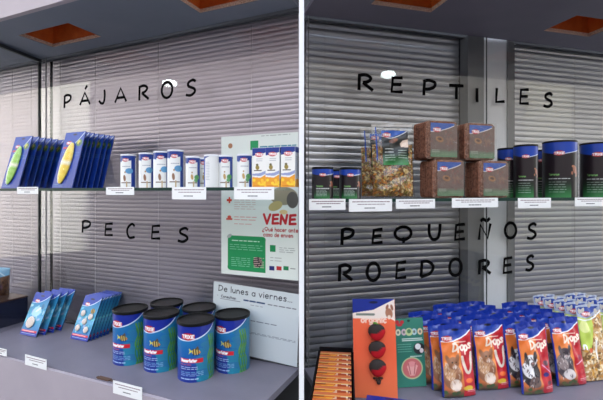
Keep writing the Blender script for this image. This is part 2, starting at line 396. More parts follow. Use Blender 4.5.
struct('wall_base_right', place_frame(Geo().box(0.1, aR1, -DR+.06, -DR+.08, -CH, ZF-.0205).build('t', 'dark'), FR))
# white divider between the two cases
struct('wall_divider', Geo().box(-.0054, .0054, .862, 1.292, CH-.80, CH+.86).build('t', 'white'))
# panes
def pane(name, fr, a0, a1, z0, z1):
    o = place_frame(Geo().box(a0, a1, -.003, .003, z0, z1).build(name, 'glass'), fr); return struct(name, o)
aSide = FL.at(40, 0)
aSide = FL.back(40, HY)[0]
pane('window_1', FL, aL0, aSide-.004, ZF, ZCL); pane('window_2', FL, aSide+.004, -.004, ZF, ZCL)
aM0, aM1, aM2, aM3, aM4 = [FR.back(p, 100)[0] for p in (469, 481, 486, 509, 516)]
pane('window_3', FR, .004, aM2, ZF, ZCR); pane('window_4', FR, aM2+.004, aR1, ZF, ZCR)
# window frame posts behind the right glass
struct('trim_3', place_frame(Geo().box(aM0, aM2-.004, .006, .05, ZF-.1, ZCR+.1).build('t', 'alu'), FR))
struct('trim_4', place_frame(Geo().box(aM2-.003, aM2, -.006, -.0035, ZF, ZCR).build('t', 'alu_d'), FR))
struct('trim_5', place_frame(Geo().box(aM2, aM3, .012, .05, ZF-.1, ZCR+.1).build('t', 'panelw'), FR))
struct('trim_6', place_frame(Geo().box(aM3, aM4, .006, .05, ZF-.1, ZCR+.1).build('t', 'alu'), FR))
struct('trim_7', place_frame(Geo().box(.012, .016, -.005, -.0035, ZF, ZCR).build('t', 'alu'), FR))
# side pane of the left case, running from the back corner to the front, with its channel
c0 = FL.w(aSide, 0.0, 0); c1 = Vector((-1.221, 1.62, 0)); c0.z = 0
dv = (c1-c0).normalized(); ln = 0.255; nv = Vector((-dv.y, dv.x, 0))
def side_box(name, l0, l1, t, z0, z1, m):
    g = Geo(); vs = []
    for s in (-t/2, t/2):
        for l in (l0, l1):
            for z in (z0, z1): q = c0+dv*l+nv*s; vs.append((q.x, q.y, z+CH))
    g.add(vs, [(0, 1, 3, 2), (4, 6, 7, 5), (0, 4, 5, 1), (2, 3, 7, 6), (0, 2, 6, 4), (1, 5, 7, 3)]); return struct(name, g.build(name, m))
side_box('window_5', 0.006, ln, 0.006, ZF, ZCL, 'glass')
side_box('trim_8', 0.004, ln, 0.012, ZCL-.014, ZCL-.0005, 'alu_d')
struct('trim_9', place_frame(Geo().box(aSide-.004, aSide+.004, -.007, .004, ZF, ZCL).build('t', 'alu_d'), FL))
aT = FL.back(47, HY)[0]
struct('trim_10', place_frame(Geo().box(aT-.003, aT+.003, -.006, -.0035, ZF, ZCL).build('t', 'alu'), FL))
# room behind the blinds
struct('wall_room_back', Geo().box(-2.5, 2.3, 4.0, 4.1, 0, 3.2).build('t', 'roomwall'))
struct('floor_room', Geo().box(-2.5, 2.3, 1.9, 4.0, -.05, 0).build('t', 'roomwall'))
def quad_wall(name, p, q, z0, z1, m, t=.02):
    p = Vector((*p, 0)); q = Vector((*q, 0)); d = (q-p).normalized(); n = Vector((-d.y, d.x, 0))*t
    vs = [(r.x, r.y, z) for r in (p, q, p+n, q+n) for z in (z0, z1)]
    return struct(name, Geo().add(vs, [(0, 2, 3, 1), (4, 5, 7, 6), (0, 4, 6, 2), (1, 3, 7, 5), (0, 1, 5, 4), (2, 6, 7, 3)]).build(name, m))
def hv(fr, a, off): q = fr.w(a, off, 0); return (q.x, q.y)
quad_wall('wall_upper_left', hv(FL, aL0, -.02), hv(FL, 0, -.02), CH+ZCL+.0, 3.2, 'roomwall')
quad_wall('wall_upper_right', hv(FR, 0, -.02), hv(FR, aR1, -.02), CH+ZCR+.0, 3.2, 'roomwall')
quad_wall('wall_lower_left', hv(FL, aL0, -.02), hv(FL, 0, -.02), 0, CH+ZF-.002, 'roomwall')
quad_wall('wall_lower_right', hv(FR, 0, -.02), hv(FR, aR1, -.02), 0, CH+ZF-.002, 'roomwall')
quad_wall('wall_shop_left', hv(FL, -5.0, -.02), hv(FL, aL0, -.02), 0, 3.2, 'facade')
quad_wall('wall_shop_right', hv(FR, aR1, -.02), hv(FR, 4.6, -.02), 0, 3.2, 'facade')
struct('ceiling_room', Geo().box(-2.5, 2.3, .9, 4.1, 3.2, 3.25).build('t', 'roomwall'))
struct('wall_room_left', Geo().box(-2.5, -2.42, 2.36, 4.0, 0, 3.2).build('t', 'roomwall'))
struct('wall_room_right', Geo().box(2.17, 2.25, 1.92, 4.0, 0, 3.2).build('t', 'roomwall'))
# street in front of the window
struct('floor_street', Geo().box(-14, 14, -14, 1.9, -.05, -.001).build('t', 'pave'))
struct('wall_street_far', Geo().box(-14, 14, -9.3, -9, 0, 6.5).build('t', 'facade'))
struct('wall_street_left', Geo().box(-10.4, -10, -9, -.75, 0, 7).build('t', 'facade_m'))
struct('wall_street_added_low', Geo().box(-9.7, -9.4, -8.6, -.75, 0, 1.7).build('t', 'facade_d'))  # unseen dark wall, added to darken the lower reflections on the left
struct('wall_street_added_far', Geo().box(-9.3, 8, -8.9, -8.6, 0, 1.5).build('t', 'facade_d'))  # another unseen dark wall, put in to keep low reflections dark
struct('wall_street_added_pale', Geo().box(-10.5, -10, -.75, .35, 0, 7).build('t', 'facade_w'))  # unseen pale sliver, added as a bright strip for the left panes to mirror
struct('wall_street_corner', Geo().box(-10.4, -10, .35, 1.6, 0, 6.0).build('t', 'facade'))
struct('wall_street_right', Geo().box(8, 8.4, -1.6, 1.2, 0, 9).build('t', 'facade'))  # made this tall to keep the sun out of the cases
struct('wall_street_added_gap', Geo().box(11, 11.4, -6, -.5, 0, 5.2).build('t', 'facade_w'))  # pale wall added behind the gap to mirror as a bright patch
struct('wall_street_lane', Geo().box(8, 8.4, -9, -2.75, 0, 9).build('t', 'facade'))  # height raised to block the sun, like the right wall
def added_lamp(x, y, z, label):  # invented glowing globe, placed where the panes mirror it as a white blob
    t = thing('added_lamp', label, 'lamp'); t.location = (x, y, 0)
    Geo().lathe([(.004, z+.08), (.004, 6.5), (.001, 6.5)], 8).build('cable', 'alu_d', t)
    Geo().lathe([(.001, z+.09), (.04, z+.08), (.06, z+.05), (.001, z+.045)], 20).build('cap', 'alu_d', t)
    Geo().ell(0, 0, z, .12, .12, .055, (255, 255, 255)).build('lamp_globe', 'lamp', t, smooth=True)
added_lamp(-5.28, -.68, 3.22, 'added hanging globe, invented for the white glow mirrored behind the word PÁJAROS')
added_lamp(3.81, -2.33, 3.32, 'added hanging globe, invented for the white glow mirrored behind the word REPTILES')

# ------------------------------------------------------------------ glass shelves
def shelf(label, fr, a0, a1, off0, off1, z):
    t = thing('glass_shelf', label, 'shelf'); place_frame(t, fr)
    Geo().box(a0, a1, -off1+.0012, -off0, z-.008, z).build('shelf_glass', 'shelfglass', t)
    Geo().box(a0, a1, -off1-.0004, -off1+.0012, z-.0088, z+.0002).build('green_edge', 'edge', t)
SO_L, SO_R = 0.25, 0.26
shelf('clear glass shelf with green edge carrying the blue cuttlebone cards and small canisters', FL, aSide+.03, -.02, .03, SO_L, ZSL)
shelf('clear glass shelf with green edge carrying the brown bricks and black canisters', FR, .02, 2.0, .03, SO_R, ZSR)
shelf('short glass shelf in the neighbouring case left of the side pane', FL, aSide-.9, aSide-.12, .03, SO_L, ZSL)

# ------------------------------------------------------------------ venetian blinds
def blind(label, fr, a0, a1, pitch, tilt, m, cords, yb=.055, width=.025):
    t = thing('venetian_blind', label, 'blind', None); place_frame(t, fr)
    zt = (ZCL if fr is FL else ZCR)+.04; n = int((zt-ZF+.03)/pitch); g = Geo(); ca, sa = math.cos(tilt), math.sin(tilt)
    for i in range(n):
        z = zt-.02-i*pitch
        prof = []
        for k in range(7):
            s = (k/6-.5)*width; h = (.0019 if m == 'slat' else .0028)*(1-(2*k/6-1)**2)
            prof.append((s*ca-h*sa, s*sa+h*ca))
        v = []; f = []
        jit = random.uniform(-.0006, .0006)
        for (yy, zz) in prof: v += [(a0, yb+yy, z+zz+jit), (a1, yb+yy, z+zz+jit)]
        for k in range(6): f.append((2*k, 2*k+1, 2*k+3, 2*k+2))
        g.add(v, f)
    o = g.build('slats', m, t, smooth=True)
    Geo().box(a0, a1, yb-.014, yb+.014, zt-.012, zt+.018).build('head_rail', 'alu', t)
    Geo().box(a0, a1, yb-.010, yb+.010, ZF-.03, ZF-.02).build('bottom_rail', 'alu', t)
    for c in cords:
        Geo().box(c-.0005, c+.0005, yb-.0150, yb-.0138, ZF-.02, zt-.012).build('ladder_cord', 'cord', t)
    return t
cl = lambda px: FL.back(px, HY, -.04)[0]
crr = lambda px: FR.back(px, HY, -.04)[0]
TL = math.radians(101); TR = math.radians(99)
blind('pale venetian blind behind the bird and fish shelves of the left case', FL, aSide+.01, -.018, .0175, TL, 'slat', [cl(60), cl(95), cl(158), cl(251)])
blind('pale venetian blind in the neighbouring case at the far left edge', FL, aL0, aSide-.01, .0175, TL, 'slat', [cl(31), cl(12)])
blind('grey venetian blind behind the reptile lettering, left of the white column', FR, .022, aM0-.004, .0235, TR, 'slat_r', [crr(325), crr(400)])
blind('grey venetian blind right of the white column', FR, aM4+.004, aR1, .0215, TR, 'slat_r', [crr(575), crr(700)])

#LETTERS
# ------------------------------------------------------------------ black letters on the glass
def vinyl_letter(ch, fr, x0, x1, yt, yb, label, group, lw=.0062, yoff=.0042):
    xm = (x0+x1)/2
    aL, _ = fr.back(x0, yb); aR_, _ = fr.back(x1, yb); _, zt = fr.back(xm, yt); _, zb = fr.back(xm, yb)
    st = G[ch]; pts = [p for s in st for p in s if ch in 'ÑÁ' and p[1] <= 1.0 or ch not in 'ÑÁ']
    mx0 = min(p[0] for p in pts); mx1 = max(max(p[0] for p in pts), mx0+.01); my0 = min(p[1] for p in pts); my1 = max(p[1] for p in pts)
    W = aR_-aL-lw; H = zt-zb-lw; sw = W/(mx1-mx0) if ch != 'I' else H*.6; sh = H/(my1-my0)
    cu = bpy.data.curves.new('letter_curve', 'CURVE'); cu.dimensions = '3D'; cu.bevel_depth = lw/2; cu.bevel_resolution = 2; cu.use_fill_caps = True
    for s in st:
        sp = cu.splines.new('POLY'); sp.points.add(len(s)-1)
        for k, (gx, gy) in enumerate(s): sp.points[k].co = (aL+lw/2+(gx-mx0)*sw, 0, zb+lw/2+(gy-my0)*sh, 1)
    tmp = bpy.data.objects.new('tmp', cu); me = bpy.data.meshes.new_from_object(tmp)
    bpy.data.objects.remove(tmp); bpy.data.curves.remove(cu)
    ax = (aL+aR_)/2; az = zb
    for v in me.vertices: v.co = (v.co.x-ax, v.co.y*.16, v.co.z-az)
    me.materials.clear(); me.materials.append(MT['vinyl'])
    o = bpy.data.objects.new('vinyl_letter', me); COL.objects.link(o)
    o.location = fr.w(ax, yoff, az); o.rotation_euler = (0, 0, fr.rz)
    return tag(o, label, 'letter', group)
WORDS = [
 (FL, 'PÁJAROS', 'the upper left word PÁJAROS', [(64, 72.5, 94, 109), (80, 91.5, 91.5, 106), (99, 106.5, 89, 105), (115, 128, 87, 103.5), (138.5, 150.5, 84.5, 101.5), (161.5, 174, 81, 99.5), (185.5, 197.5, 79, 97)]),
 (FL, 'PECES', 'the lower left word PECES', [(82, 92, 219.5, 234), (105, 114.5, 222, 236.5), (127, 136.5, 222.5, 239), (151.5, 162, 224, 240), (177.5, 190, 226.5, 243)]),
 (FR, 'REPTILES', 'the upper right word REPTILES', [(356, 374, 73.5, 92.5), (389.5, 403.5, 76, 94), (421, 436, 79, 97.5), (447, 464, 84, 101), (475, 478.5, 87, 104), (494, 505, 87, 104), (518, 529, 88, 105.5), (541.5, 552.5, 92, 108.5)]),
 (FR, 'PEQUEÑOS', 'the word PEQUEÑOS', [(339, 354.5, 227, 246.5), (370.5, 383.5, 227.5, 244.5), (393, 412, 225, 244.5), (427, 441, 222, 241), (453, 465.5, 222.5, 241), (477, 491, 222, 241), (503, 516.5, 221, 239.5), (525, 536.5, 222, 240)]),
 (FR, 'ROEDORES', 'the bottom right word ROEDORES', [(336.5, 353.5, 263, 282.5), (365, 380.5, 261, 282), (394, 407, 260, 279.5), (418.5, 434, 259, 278), (447.5, 462, 257, 277), (476.5, 491, 258.5, 275.5), (501.5, 512.5, 256, 274), (523.5, 534, 254, 271.5)])]
ORD = ['first', 'second', 'third', 'fourth', 'fifth', 'sixth', 'seventh', 'eighth', 'ninth', 'tenth', 'eleventh', 'twelfth']
for fr, wd, desc, bx in WORDS:
    for k, (ch, b) in enumerate(zip(wd, bx)):
        vinyl_letter(ch, fr, *b, 'black letter %s, %s letter of %s on the glass' % (ch, ORD[k], desc), 'black letters spelling '+wd, lw=.0104 if fr is FL else .0118)

#PRODUCTS
# ------------------------------------------------------------------ posters on the left pane
def flat(P, t=.0006):
    g = Geo(); g.grid(P, lambda U, V: ((U-.5)*P.w, 0*U, V*P.h)); g.box(-P.w/2, P.w/2, .0001, t, 0, P.h, (235, 235, 235)); return g
aP0, zPt = FL.back(222, 137); _, zPb = FL.back(221, 273); aP1 = -.0005
wP, hP = aP1-aP0, zPt-zPb
P = Paint(wP, hP, (226, 232, 226), 900)
def fx(px): return (FL.back(px, 200)[0]-aP0)/wP
def fy(py, px=250):
    return (FL.back(px, py)[1]-zPb)/hP
P.rect(0, 1, fy(206), 1, (222, 228, 222))
P.ell(fx(231), fy(146, 231), .03, .03, (170, 120, 90)); P.rect(fx(251), fx(259), fy(150, 255), fy(141, 255), (52, 150, 96))
P.dashes(fx(261), .97, fy(146, 280), 1, (60, 130, 150), lw=.004)
P.dashes(fx(262), .9, fy(135, 280), 1, (90, 90, 90), lw=.0012)
P.ell(fx(284), fy(196, 284), .17, .10, (150, 142, 120)); P.ell(fx(276), fy(206, 276), .09, .05, (188, 172, 116), 20); P.ell(fx(293), fy(200, 293), .07, .09, (96, 92, 88))
P.ell(fx(284), fy(212, 284), .05, .025, (222, 196, 140))
x, y = fx(230), fy(200, 230)
P.rect(x-.035, x+.035, y-.008, y+.008, (206, 62, 44)); P.rect(x-.011, x+.011, y-.022, y+.022, (206, 62, 44))
P.ell(fx(230), fy(217, 230), .026, .02, (206, 84, 70)); P.rect(fx(227), fx(233), fy(220, 230), fy(218, 230), (206, 84, 70))
P.dashes(fx(235), fx(256), fy(200, 245), 5, (190, 150, 140), gap=.016, lw=.0014)
P.dashes(fx(235), fx(257), fy(217, 245), 2, (210, 110, 100), gap=.02, lw=.0018); P.dashes(fx(235), fx(252), fy(224, 245), 1, (210, 120, 110), lw=.0015)
P.text('VENE', fx(264.5), fy(223.5, 272), .030, (196, 44, 52), lw=.0085, xs=1.28)
P.text('¿Qué hacer ante', fx(263), fy(231.5, 280), .0125, (176, 60, 60), lw=.0022, xs=1.12)
P.text('caso de enven', fx(264), fy(236.8, 280), .0125, (176, 60, 60), lw=.0022, xs=1.12)
gx0, gx1, gy0, gy1 = fx(228.5), fx(266), fy(271, 247), fy(236, 247)
P.rect(gx0+.03, gx1, gy0, gy1-.03, (40, 146, 88)); P.rect(gx0, gx1-.03, gy0+.03, gy1, (40, 146, 88)); P.rect(gx0, gx1, gy0+.03, gy1-.03, (40, 146, 88))
P.ell(gx0+.03, gy0+.022, .034, .034, (40, 146, 88)); P.ell(gx1-.03, gy1-.022, .034, .034, (40, 146, 88))
P.dashes(gx0+.06, gx1-.08, gy1-.035, 1, (205, 235, 215), lw=.003)
P.dashes(gx0+.03, gx1-.04, gy1-.065, 3, (150, 205, 175), gap=.016, lw=.0016); P.dashes(gx0+.05, gx1-.2, gy0+.09, 5, (150, 210, 180), gap=.014, lw=.0016)
P.ell(gx1-.10, gy0+.07, .06, .06, (52, 52, 54)); P.dashes(gx1-.15, gx1-.02, gy0+.10, 6, (226, 190, 180), gap=.013, lw=.0018)
P.ell(fx(230), gy1-.005, .035, .02, (170, 176, 172), 30)
P.rect(fx(270.5), fx(276), fy(251.5, 273), fy(245, 273), (36, 140, 84)); P.dashes(fx(280), .96, fy(248, 287), 3, (110, 110, 112), gap=.014, lw=.0012)
P.dashes(fx(271), .8, fy(258, 280), 2, (120, 110, 110), gap=.02, lw=.0012)
for px, c in ((270, (58, 52, 120)), (277, (190, 46, 52)), (284, (40, 130, 80))): P.rect(fx(px), fx(px+5), fy(270, px), fy(265.8, px), c)
P.dashes(fx(291), .97, fy(268.5, 293), 1, (90, 90, 90), lw=.002)
o = flat(P).build('poster', 'paper'); place_frame(o, FL, .0042, (aP0+aP1)/2, zPb)
tag(o, 'white poster with red word VENE and green rounded box taped behind the bird canisters', 'poster')
# written notice below it, hanging slightly askew
aN0, zNt = FL.back(212, 278); zNb = ZF+.004; wN = aP1-aN0-.006; hN = zNt-zNb-.022
P = Paint(wN, hN, (205, 212, 214), 900)
P.text('De lunes a viernes...', .065, 1-.030/hN, .0200, (52, 52, 60), lw=.0026, xs=1.32)
P.text('-', .05, 1-.050/hN, .009, (90, 90, 96)); P.text('Consultas:', .10, 1-.052/hN, .0085, (70, 70, 78), lw=.0016, xs=1.3)
P.line([(.09, 1-.057/hN), (.335, 1-.057/hN)], .0013, (70, 70, 78))
P.dashes(.38, .62, 1-.049/hN, 1, (50, 66, 110), lw=.005); P.dashes(.66, .97, 1-.050/hN, 1, (100, 100, 108), lw=.003)
P.dashes(.46, .6, 1-.062/hN, 1, (120, 120, 130), lw=.0016); P.dashes(.40, .78, 1-.115/hN, 1, (100, 104, 112), lw=.0024)
P.dashes(.42, .97, 1-.155/hN, 1, (120, 130, 140), lw=.0018); P.dashes(.42, .97, 1-.159/hN, 1, (120, 130, 140), lw=.0014)
o = flat(P).build('notice', 'paper'); place_frame(o, FL, .0042, (aN0+aP1-.003)/2, zNb+.006)
o.rotation_euler = (0, math.radians(2.2), FL.rz)
tag(o, 'grey-white paper notice reading De lunes a viernes, behind the blue fish food cans', 'notice')

# ------------------------------------------------------------------ price tags
def price_tag(fr, off, px0, px1, yt, yb, label, group, z=None, tilt=0.0):
    a0 = fr.back(px0, yt, off)[0]; a1 = fr.back(px1, yt, off)[0]; xm = (px0+px1)/2
    zt = fr.back(xm, yt, off)[1]; zb = fr.back(xm, yb, off)[1]
    P = Paint(a1-a0, zt-zb, (238, 238, 236), 1100)
    P.dashes(.08, .94, .78, 1, (96, 60, 66), lw=.0018); 
    if zt-zb > .022: P.dashes(.2, .85, .58, 1, (96, 60, 66), lw=.0016)
    P.dashes(.36, .62, .28, 1, (60, 60, 64), lw=.0022)
    g = Geo(); g.grid(P, lambda U, V: ((U-.5)*P.w, 0*U, V*P.h)); g.box(-P.w/2, P.w/2, .0002, .0009, 0, P.h, (235, 235, 233))
    o = g.build('price_tag', 'paper'); place_frame(o, fr, off, (a0+a1)/2, zb); o.rotation_euler = (0, 0, fr.rz)
    return tag(o, label, 'price tag', group)
for b, l in (((17, 38, 187, 194), 'under the green cuttlebone cards'), ((106, 134, 187, 195), 'right of the yellow cuttlebone cards'),
             ((172, 206, 187, 199.5), 'under the tall white canisters'), ((234, 274, 187, 199.5), 'under the orange and white boxes')):
    price_tag(FL, SO_L+.0012, *b, 'white price tag on the upper left shelf edge '+l, 'price tags on the left glass shelf')
for b, l in (((309, 345.5, 199, 210), 'under the two small black canisters'), ((349, 392, 199, 211.5), 'under the bag of dried herbs'), ((396, 435, 199, 208.5), 'under the left pile of brown bricks'),
             ((452, 498, 198, 207.5), 'under the right pile of brown bricks'), ((518, 551, 198, 208), 'under the middle-sized black canister'), ((575, 606, 197.5, 206), 'at the right end of the shelf')):
    price_tag(FR, SO_R+.0012, *b, 'white price tag on the upper right shelf edge '+l, 'price tags on the right glass shelf')
for b, l in (((-6, 6.5, 348, 355), 'cut by the left side of the photo'), ((25, 46.5, 357, 367.5), 'below the fish food tablet cards'), ((113, 142, 384, 397), 'below the blue cans')):
    price_tag(FL, DL+.0135, *b, 'white price tag on the pale lower board, '+l, 'price tags on the lower left board', tilt=.1)

# ------------------------------------------------------------------ product builders
CY = (250, 250, 250)
def canister(kind, r, h, P, sp, lid_h, lidc, topm, bodyc, cat='canister', lidr=1.03, rot=0.0, dish=True):
    t = thing(kind, '', cat)
    def fn(U, V): a = -math.pi/2+(U-.5)*sp; return r*np.cos(a), r*np.sin(a), V*(h-lid_h)
    g = Geo(); g.grid(P, fn)
    rest = 2*math.pi-sp
    def fn2(U, V): a = -math.pi/2+sp/2+U*rest; return r*np.cos(a), r*np.sin(a), V*(h-lid_h)
    g.grid((24, P.ny, np.repeat(P.a[:, -1:, :], 24, axis=1).reshape(-1, 3)), fn2)
    g.lathe([(0.001, .001), (r*.97, .001), (r, .0)], 48, bodyc)
    g.build('body', 'tin', t, smooth=True)
    l = Geo(); R = r*lidr
    if dish: l.lathe([(R*.985, h-lid_h-.001), (R, h-lid_h+.001), (R, h-.0015), (R*.985, h), (R*.94, h), (R*.92, h-.005), (.001, h-.005)], 64, lidc)
    else: l.lathe([(R*.985, h-lid_h-.001), (R, h-lid_h), (R, h-.002), (R*.97, h), (.001, h)], 64, lidc)
    l.build('lid', topm, t)
    return t

# --- blue fish food cans
r, h = .0555, .177; sp = math.radians(210); Wc = r*sp
P = Paint(Wc, h-.012, (30, 60, 160), 800)
P.grad([(0, (24, 62, 156)), (.25, (20, 72, 168)), (.6, (28, 104, 178)), (.8, (40, 120, 186)), (1, (40, 110, 180))])
P.rect(.60, 1, 0, 1, (30, 118, 170)); 
for k in range(30): P.ell(random.uniform(.55, 1), random.uniform(0, .8), .05, .12, (36+random.random()*14, 112+random.random()*22, 172), 80)
P.rect(.0, .46, 0, .30, (24, 50, 150))
P.poly([(0, 1), (0, .80)]+[(x, .74+.34*max(0, x-.30)**1.6/.5+.06*abs(min(0, x-.30))*1) for x in np.linspace(.0, .78, 20)]+[(.80, 1)], (28, 44, 158))
P.line(sm([(.0, .775), (.3, .745), (.5, .79), (.66, .88), (.78, .985)]), .0035, (220, 232, 246))
for xx in (.66, .705, .75):
    P.line(sm([(xx, 0), (xx+.04, .2), (xx-.02, .4), (xx+.03, .6), (xx-.01, .8)]), .005, (92, 152, 60))
    P.line(sm([(xx+.03, 0), (xx-.02, .25), (xx+.03, .5), (xx, .7)]), .004, (60, 128, 72))
P.ell(.33, .815, .105, .05, (150, 30, 40)); P.logo(.33, .815, .042)
# fish
P.ell(.45, .545, .062, .043, (214, 180, 96), -12)
for q in (-.035, 0, .035): P.line([(.45+q-.004, .60), (.45+q+.006, .49)], .003, (40, 44, 40))
P.poly([(.395, .56), (.345, .61), (.36, .56), (.345, .51)], (206, 208, 80)); P.ell(.505, .53, .016, .014, (200, 120, 60)); P.poly([(.43, .59), (.48, .65), (.50, .58)], (90, 80, 60))
P.rect(.20, .56, .345, .425, (206, 30, 46)); P.text('Wasserfutter', .215, .365, .0085, CY, lw=.0022, xs=.78)
P.dashes(.21, .40, .315, 1, (210, 60, 70), lw=.002)
P.dashes(.21, .50, .27, 2, (200, 216, 240), gap=.032, lw=.0018); P.dashes(.21, .56, .18, 3, (170, 196, 232), gap=.03, lw=.0016); P.dashes(.21, .5, .06, 1, (190, 210, 240), lw=.003)
P.rect(0.005, .03, .2, .65, (190, 206, 226))
can = canister('fish_food_can', r, h, P, sp, .009, (16, 16, 18), 'black', (20, 40, 120), 'can', lidr=1.035)
CANS = [(130.5, 1.37, 'front-left blue fish food can with black lid, beside the tablet cards'), (161.5, 1.32, 'blue fish food can with black lid, second from left in the front row'),
        (196, 1.255, 'nearest blue fish food can with black lid, showing its whole front'), (232.5, 1.312, 'rightmost blue fish food can with black lid, before the paper notice'),
        (167, 1.443, 'blue fish food can in the back row, left one, mostly hidden'), (199.5, 1.385, 'blue fish food can in the back row, right one, behind the nearest can')]
for px, D, lab in CANS:
    x = (px-CX)/F*D
    o = inst(can, lab, x, D, ZF+CH, math.atan2(-x, D)+math.radians({130.5: -14, 161.5: -8, 196: 10, 232.5: -8}.get(px, 0))); tag(o, group='blue fish food cans')

# --- flat cards: generic builder. front faces -y, base at z = 0
def card_geo(P, t=.003, edge=(40, 60, 140), back=None, bulge=0.0):
    g = Geo()
    g.grid(P, lambda U, V: ((U-.5)*P.w, -bulge*np.sin(U*math.pi)*np.sin(V*math.pi), V*P.h)); g.box(-P.w/2, P.w/2, .0001, t, 0, P.h, edge); return g
def wave_top(P, col, y0=.80, y1=.97, white=True, lw=.0022):
    pts = [(x, y0-.02*math.sin(x*math.pi)+(y1-y0)*x**2.2) for x in np.linspace(0, 1, 16)]
    P.poly([(0, 1.01)]+pts+[(1, 1.01)], col)
    if white: P.line(pts, lw, (235, 240, 248))

# cuttlebone cards (upper left shelf)
def cuttle(kind, c1, c2):
    wc, hc = .104, .212; P = Paint(wc, hc, (22, 52, 158), 700)
    P.grad([(0, (20, 50, 150)), (.5, (24, 62, 172)), (1, (30, 70, 176))])
    P.logo(.30, .80, .03); P.rect(.06, .5, .70, .735, (188, 40, 60)); P.dashes(.1, .46, .66, 2, (190, 200, 230), gap=.03)
    P.ell(.80, .80, .15, .13, (70, 120, 74)); P.ell(.78, .81, .07, .08, (206, 196, 70)); P.ell(.84, .78, .05, .05, (60, 84, 60)); P.line([(.62, .80), (.75, .86), (.97, .98)], .0025, (226, 232, 236))
    P.dashes(.66, .95, .62, 3, (110, 130, 190), gap=.03)
    P.ell(.5, .955, .10, .035, (12, 20, 60)); P.dashes(.06, .5, .06, 2, (120, 140, 200), gap=.028)
    t = thing(kind, '', 'cuttlebone')
    card_geo(P, .004).build('card', 'card', t)
    g = Geo(); n = 18
    g.ell(0, 0, 0, .024, .0085, .078, c1, 22, 20)
    b = g.build('cuttlebone', 'matte', t, smooth=True)
    at = b.data.color_attributes['Col']
    for i, v in enumerate(b.data.vertices):
        k = .5+.5*math.sin(v.co.z*260+v.co.x*120); cc = lin(np.array(c1)*(1-.5*k)+np.array(c2)*.5*k)
        if abs(v.co.z-.004) < .006: cc = lin(np.array((238, 232, 206)))
        at.data[i].color = (*cc, 1)
    b.location = (-.006, -.0035, .092); b.rotation_euler = (0, math.radians(6), 0)
    s = Geo(); s.ell(0, 0, 0, .028, .0098, .083, (255, 255, 255), 22, 14); s = s.build('blister', 'clearsoft', t, smooth=True); s.location = (-.006, -.0035, .092); s.rotation_euler = b.rotation_euler
    return t
lean = math.radians(15)
for kind, c1, c2, pxf, n, col in (('green_cuttlebone_card', (150, 200, 90), (196, 226, 140), 9, 8, 'green'), ('yellow_cuttlebone_card', (240, 200, 70), (246, 226, 120), 60, 7, 'yellow')):
    p = cuttle(kind, c1, c2)
    a = FL.at(pxf, .235)
    for k in range(n):
        off = .232-(.0255 if col == 'green' else .0205)*k
        q = FL.w(a+.006*random.uniform(-1, 1), off, ZSL+.0015)
        o = inst(p, 'blue card with a %s cuttlebone, %s in its row on the left shelf' % (col, 'front one' if k == 0 else ORD[k]+' from front'), q.x, q.y, q.z, FL.rz, -lean)
        tag(o, group='cards with %s cuttlebones' % col)

# --- white/blue bird supplement canisters
def bird_canister(kind, h, green, r=.0255):
    sp = math.radians(220); P = Paint(r*sp, h-.004, (232, 232, 230), 1000)
    P.poly([(0, 1), (0, .84), (.3, .80), (.55, .82), (.75, .90), (1, 1)], (36, 60, 150)); P.line([(0, .83), (.3, .79), (.55, .81), (.78, .91)], .0015, (180, 196, 226))
    P.rect(.64, .80, 0, 1, (32, 62, 160)); P.poly([(.30, 0), (.30, .84), (.62, .84), (.62, 0)], (240, 240, 236))
    P.logo(.45, .86, .022); P.dashes(.34, .6, .66, 1, (120, 120, 140), lw=.0014)
    if green: P.ell(.62, .34, .10, .09, (96, 160, 96)); P.ell(.58, .24, .07, .07, (110, 170, 110)); P.ell(.44, .35, .045, .10, (196, 160, 100), 8)
    else: P.ell(.58, .52, .13, .10, (120, 160, 214)); P.ell(.42, .30, .045, .11, (150, 110, 84), 6)
    P.ell(.44, .48 if not green else .5, .025, .03, (180, 140, 90)); P.rect(.28, .62, .14, .17, (120, 90, 76)); P.rect(.47, .52, .0, .2, (196, 170, 130))
    P.dashes(.84, .97, .8, 12, (150, 156, 170), gap=.05, lw=.0012)
    return canister(kind, r, h, P, sp, .004, (226, 228, 232), 'tin', (225, 225, 225), lidr=1.02, dish=False)
tall = bird_canister('bird_supplement_canister', .112, False, .0245); short = bird_canister('bird_supplement_canister', .094, True, .0215)
tallL = ['leftmost tall white and blue bird canister, beside the yellow cuttlebone cards', 'second tall white and blue bird canister from the left', 'third tall white and blue bird canister from the left', 'rightmost and tallest-looking white and blue canister, next to the shorter ones']
def on_shelf(fr, px, off, z): a = fr.at(px, off); q = fr.w(a, off, z); return q
for k, (px, rot) in enumerate(((128.5, 12), (146.5, -5), (161.5, -5), (175.5, -3))):
    q = on_shelf(FL, px, .205, ZSL); o = inst(tall, tallL[k], q.x, q.y, q.z+.0003, math.atan2(-q.x, q.y)-math.radians(rot)); tag(o, group='tall bird supplement canisters')
    o.scale = (1-.04*(k == 1),)*2+(1+.02*(k-1),)
sl = ['short white canister with green print right of the tall canisters', 'short white canister partly hidden by the one turned backwards', 'short white canister turned to show its white text side', 'short white canister in front of the poster edge, left of the last one', 'short white canister directly left of the orange and white boxes']
for k, (px, off, rot) in enumerate(((193, .205, -6), (204.5, .15, -6), (211.5, .226, 120), (225.5, .198, -6), (244.5, .205, -6))):
    q = on_shelf(FL, px, off, ZSL); o = inst(short, sl[k], q.x, q.y, q.z+.0003, math.atan2(-q.x, q.y)-math.radians(rot)); tag(o, group='short bird supplement canisters')

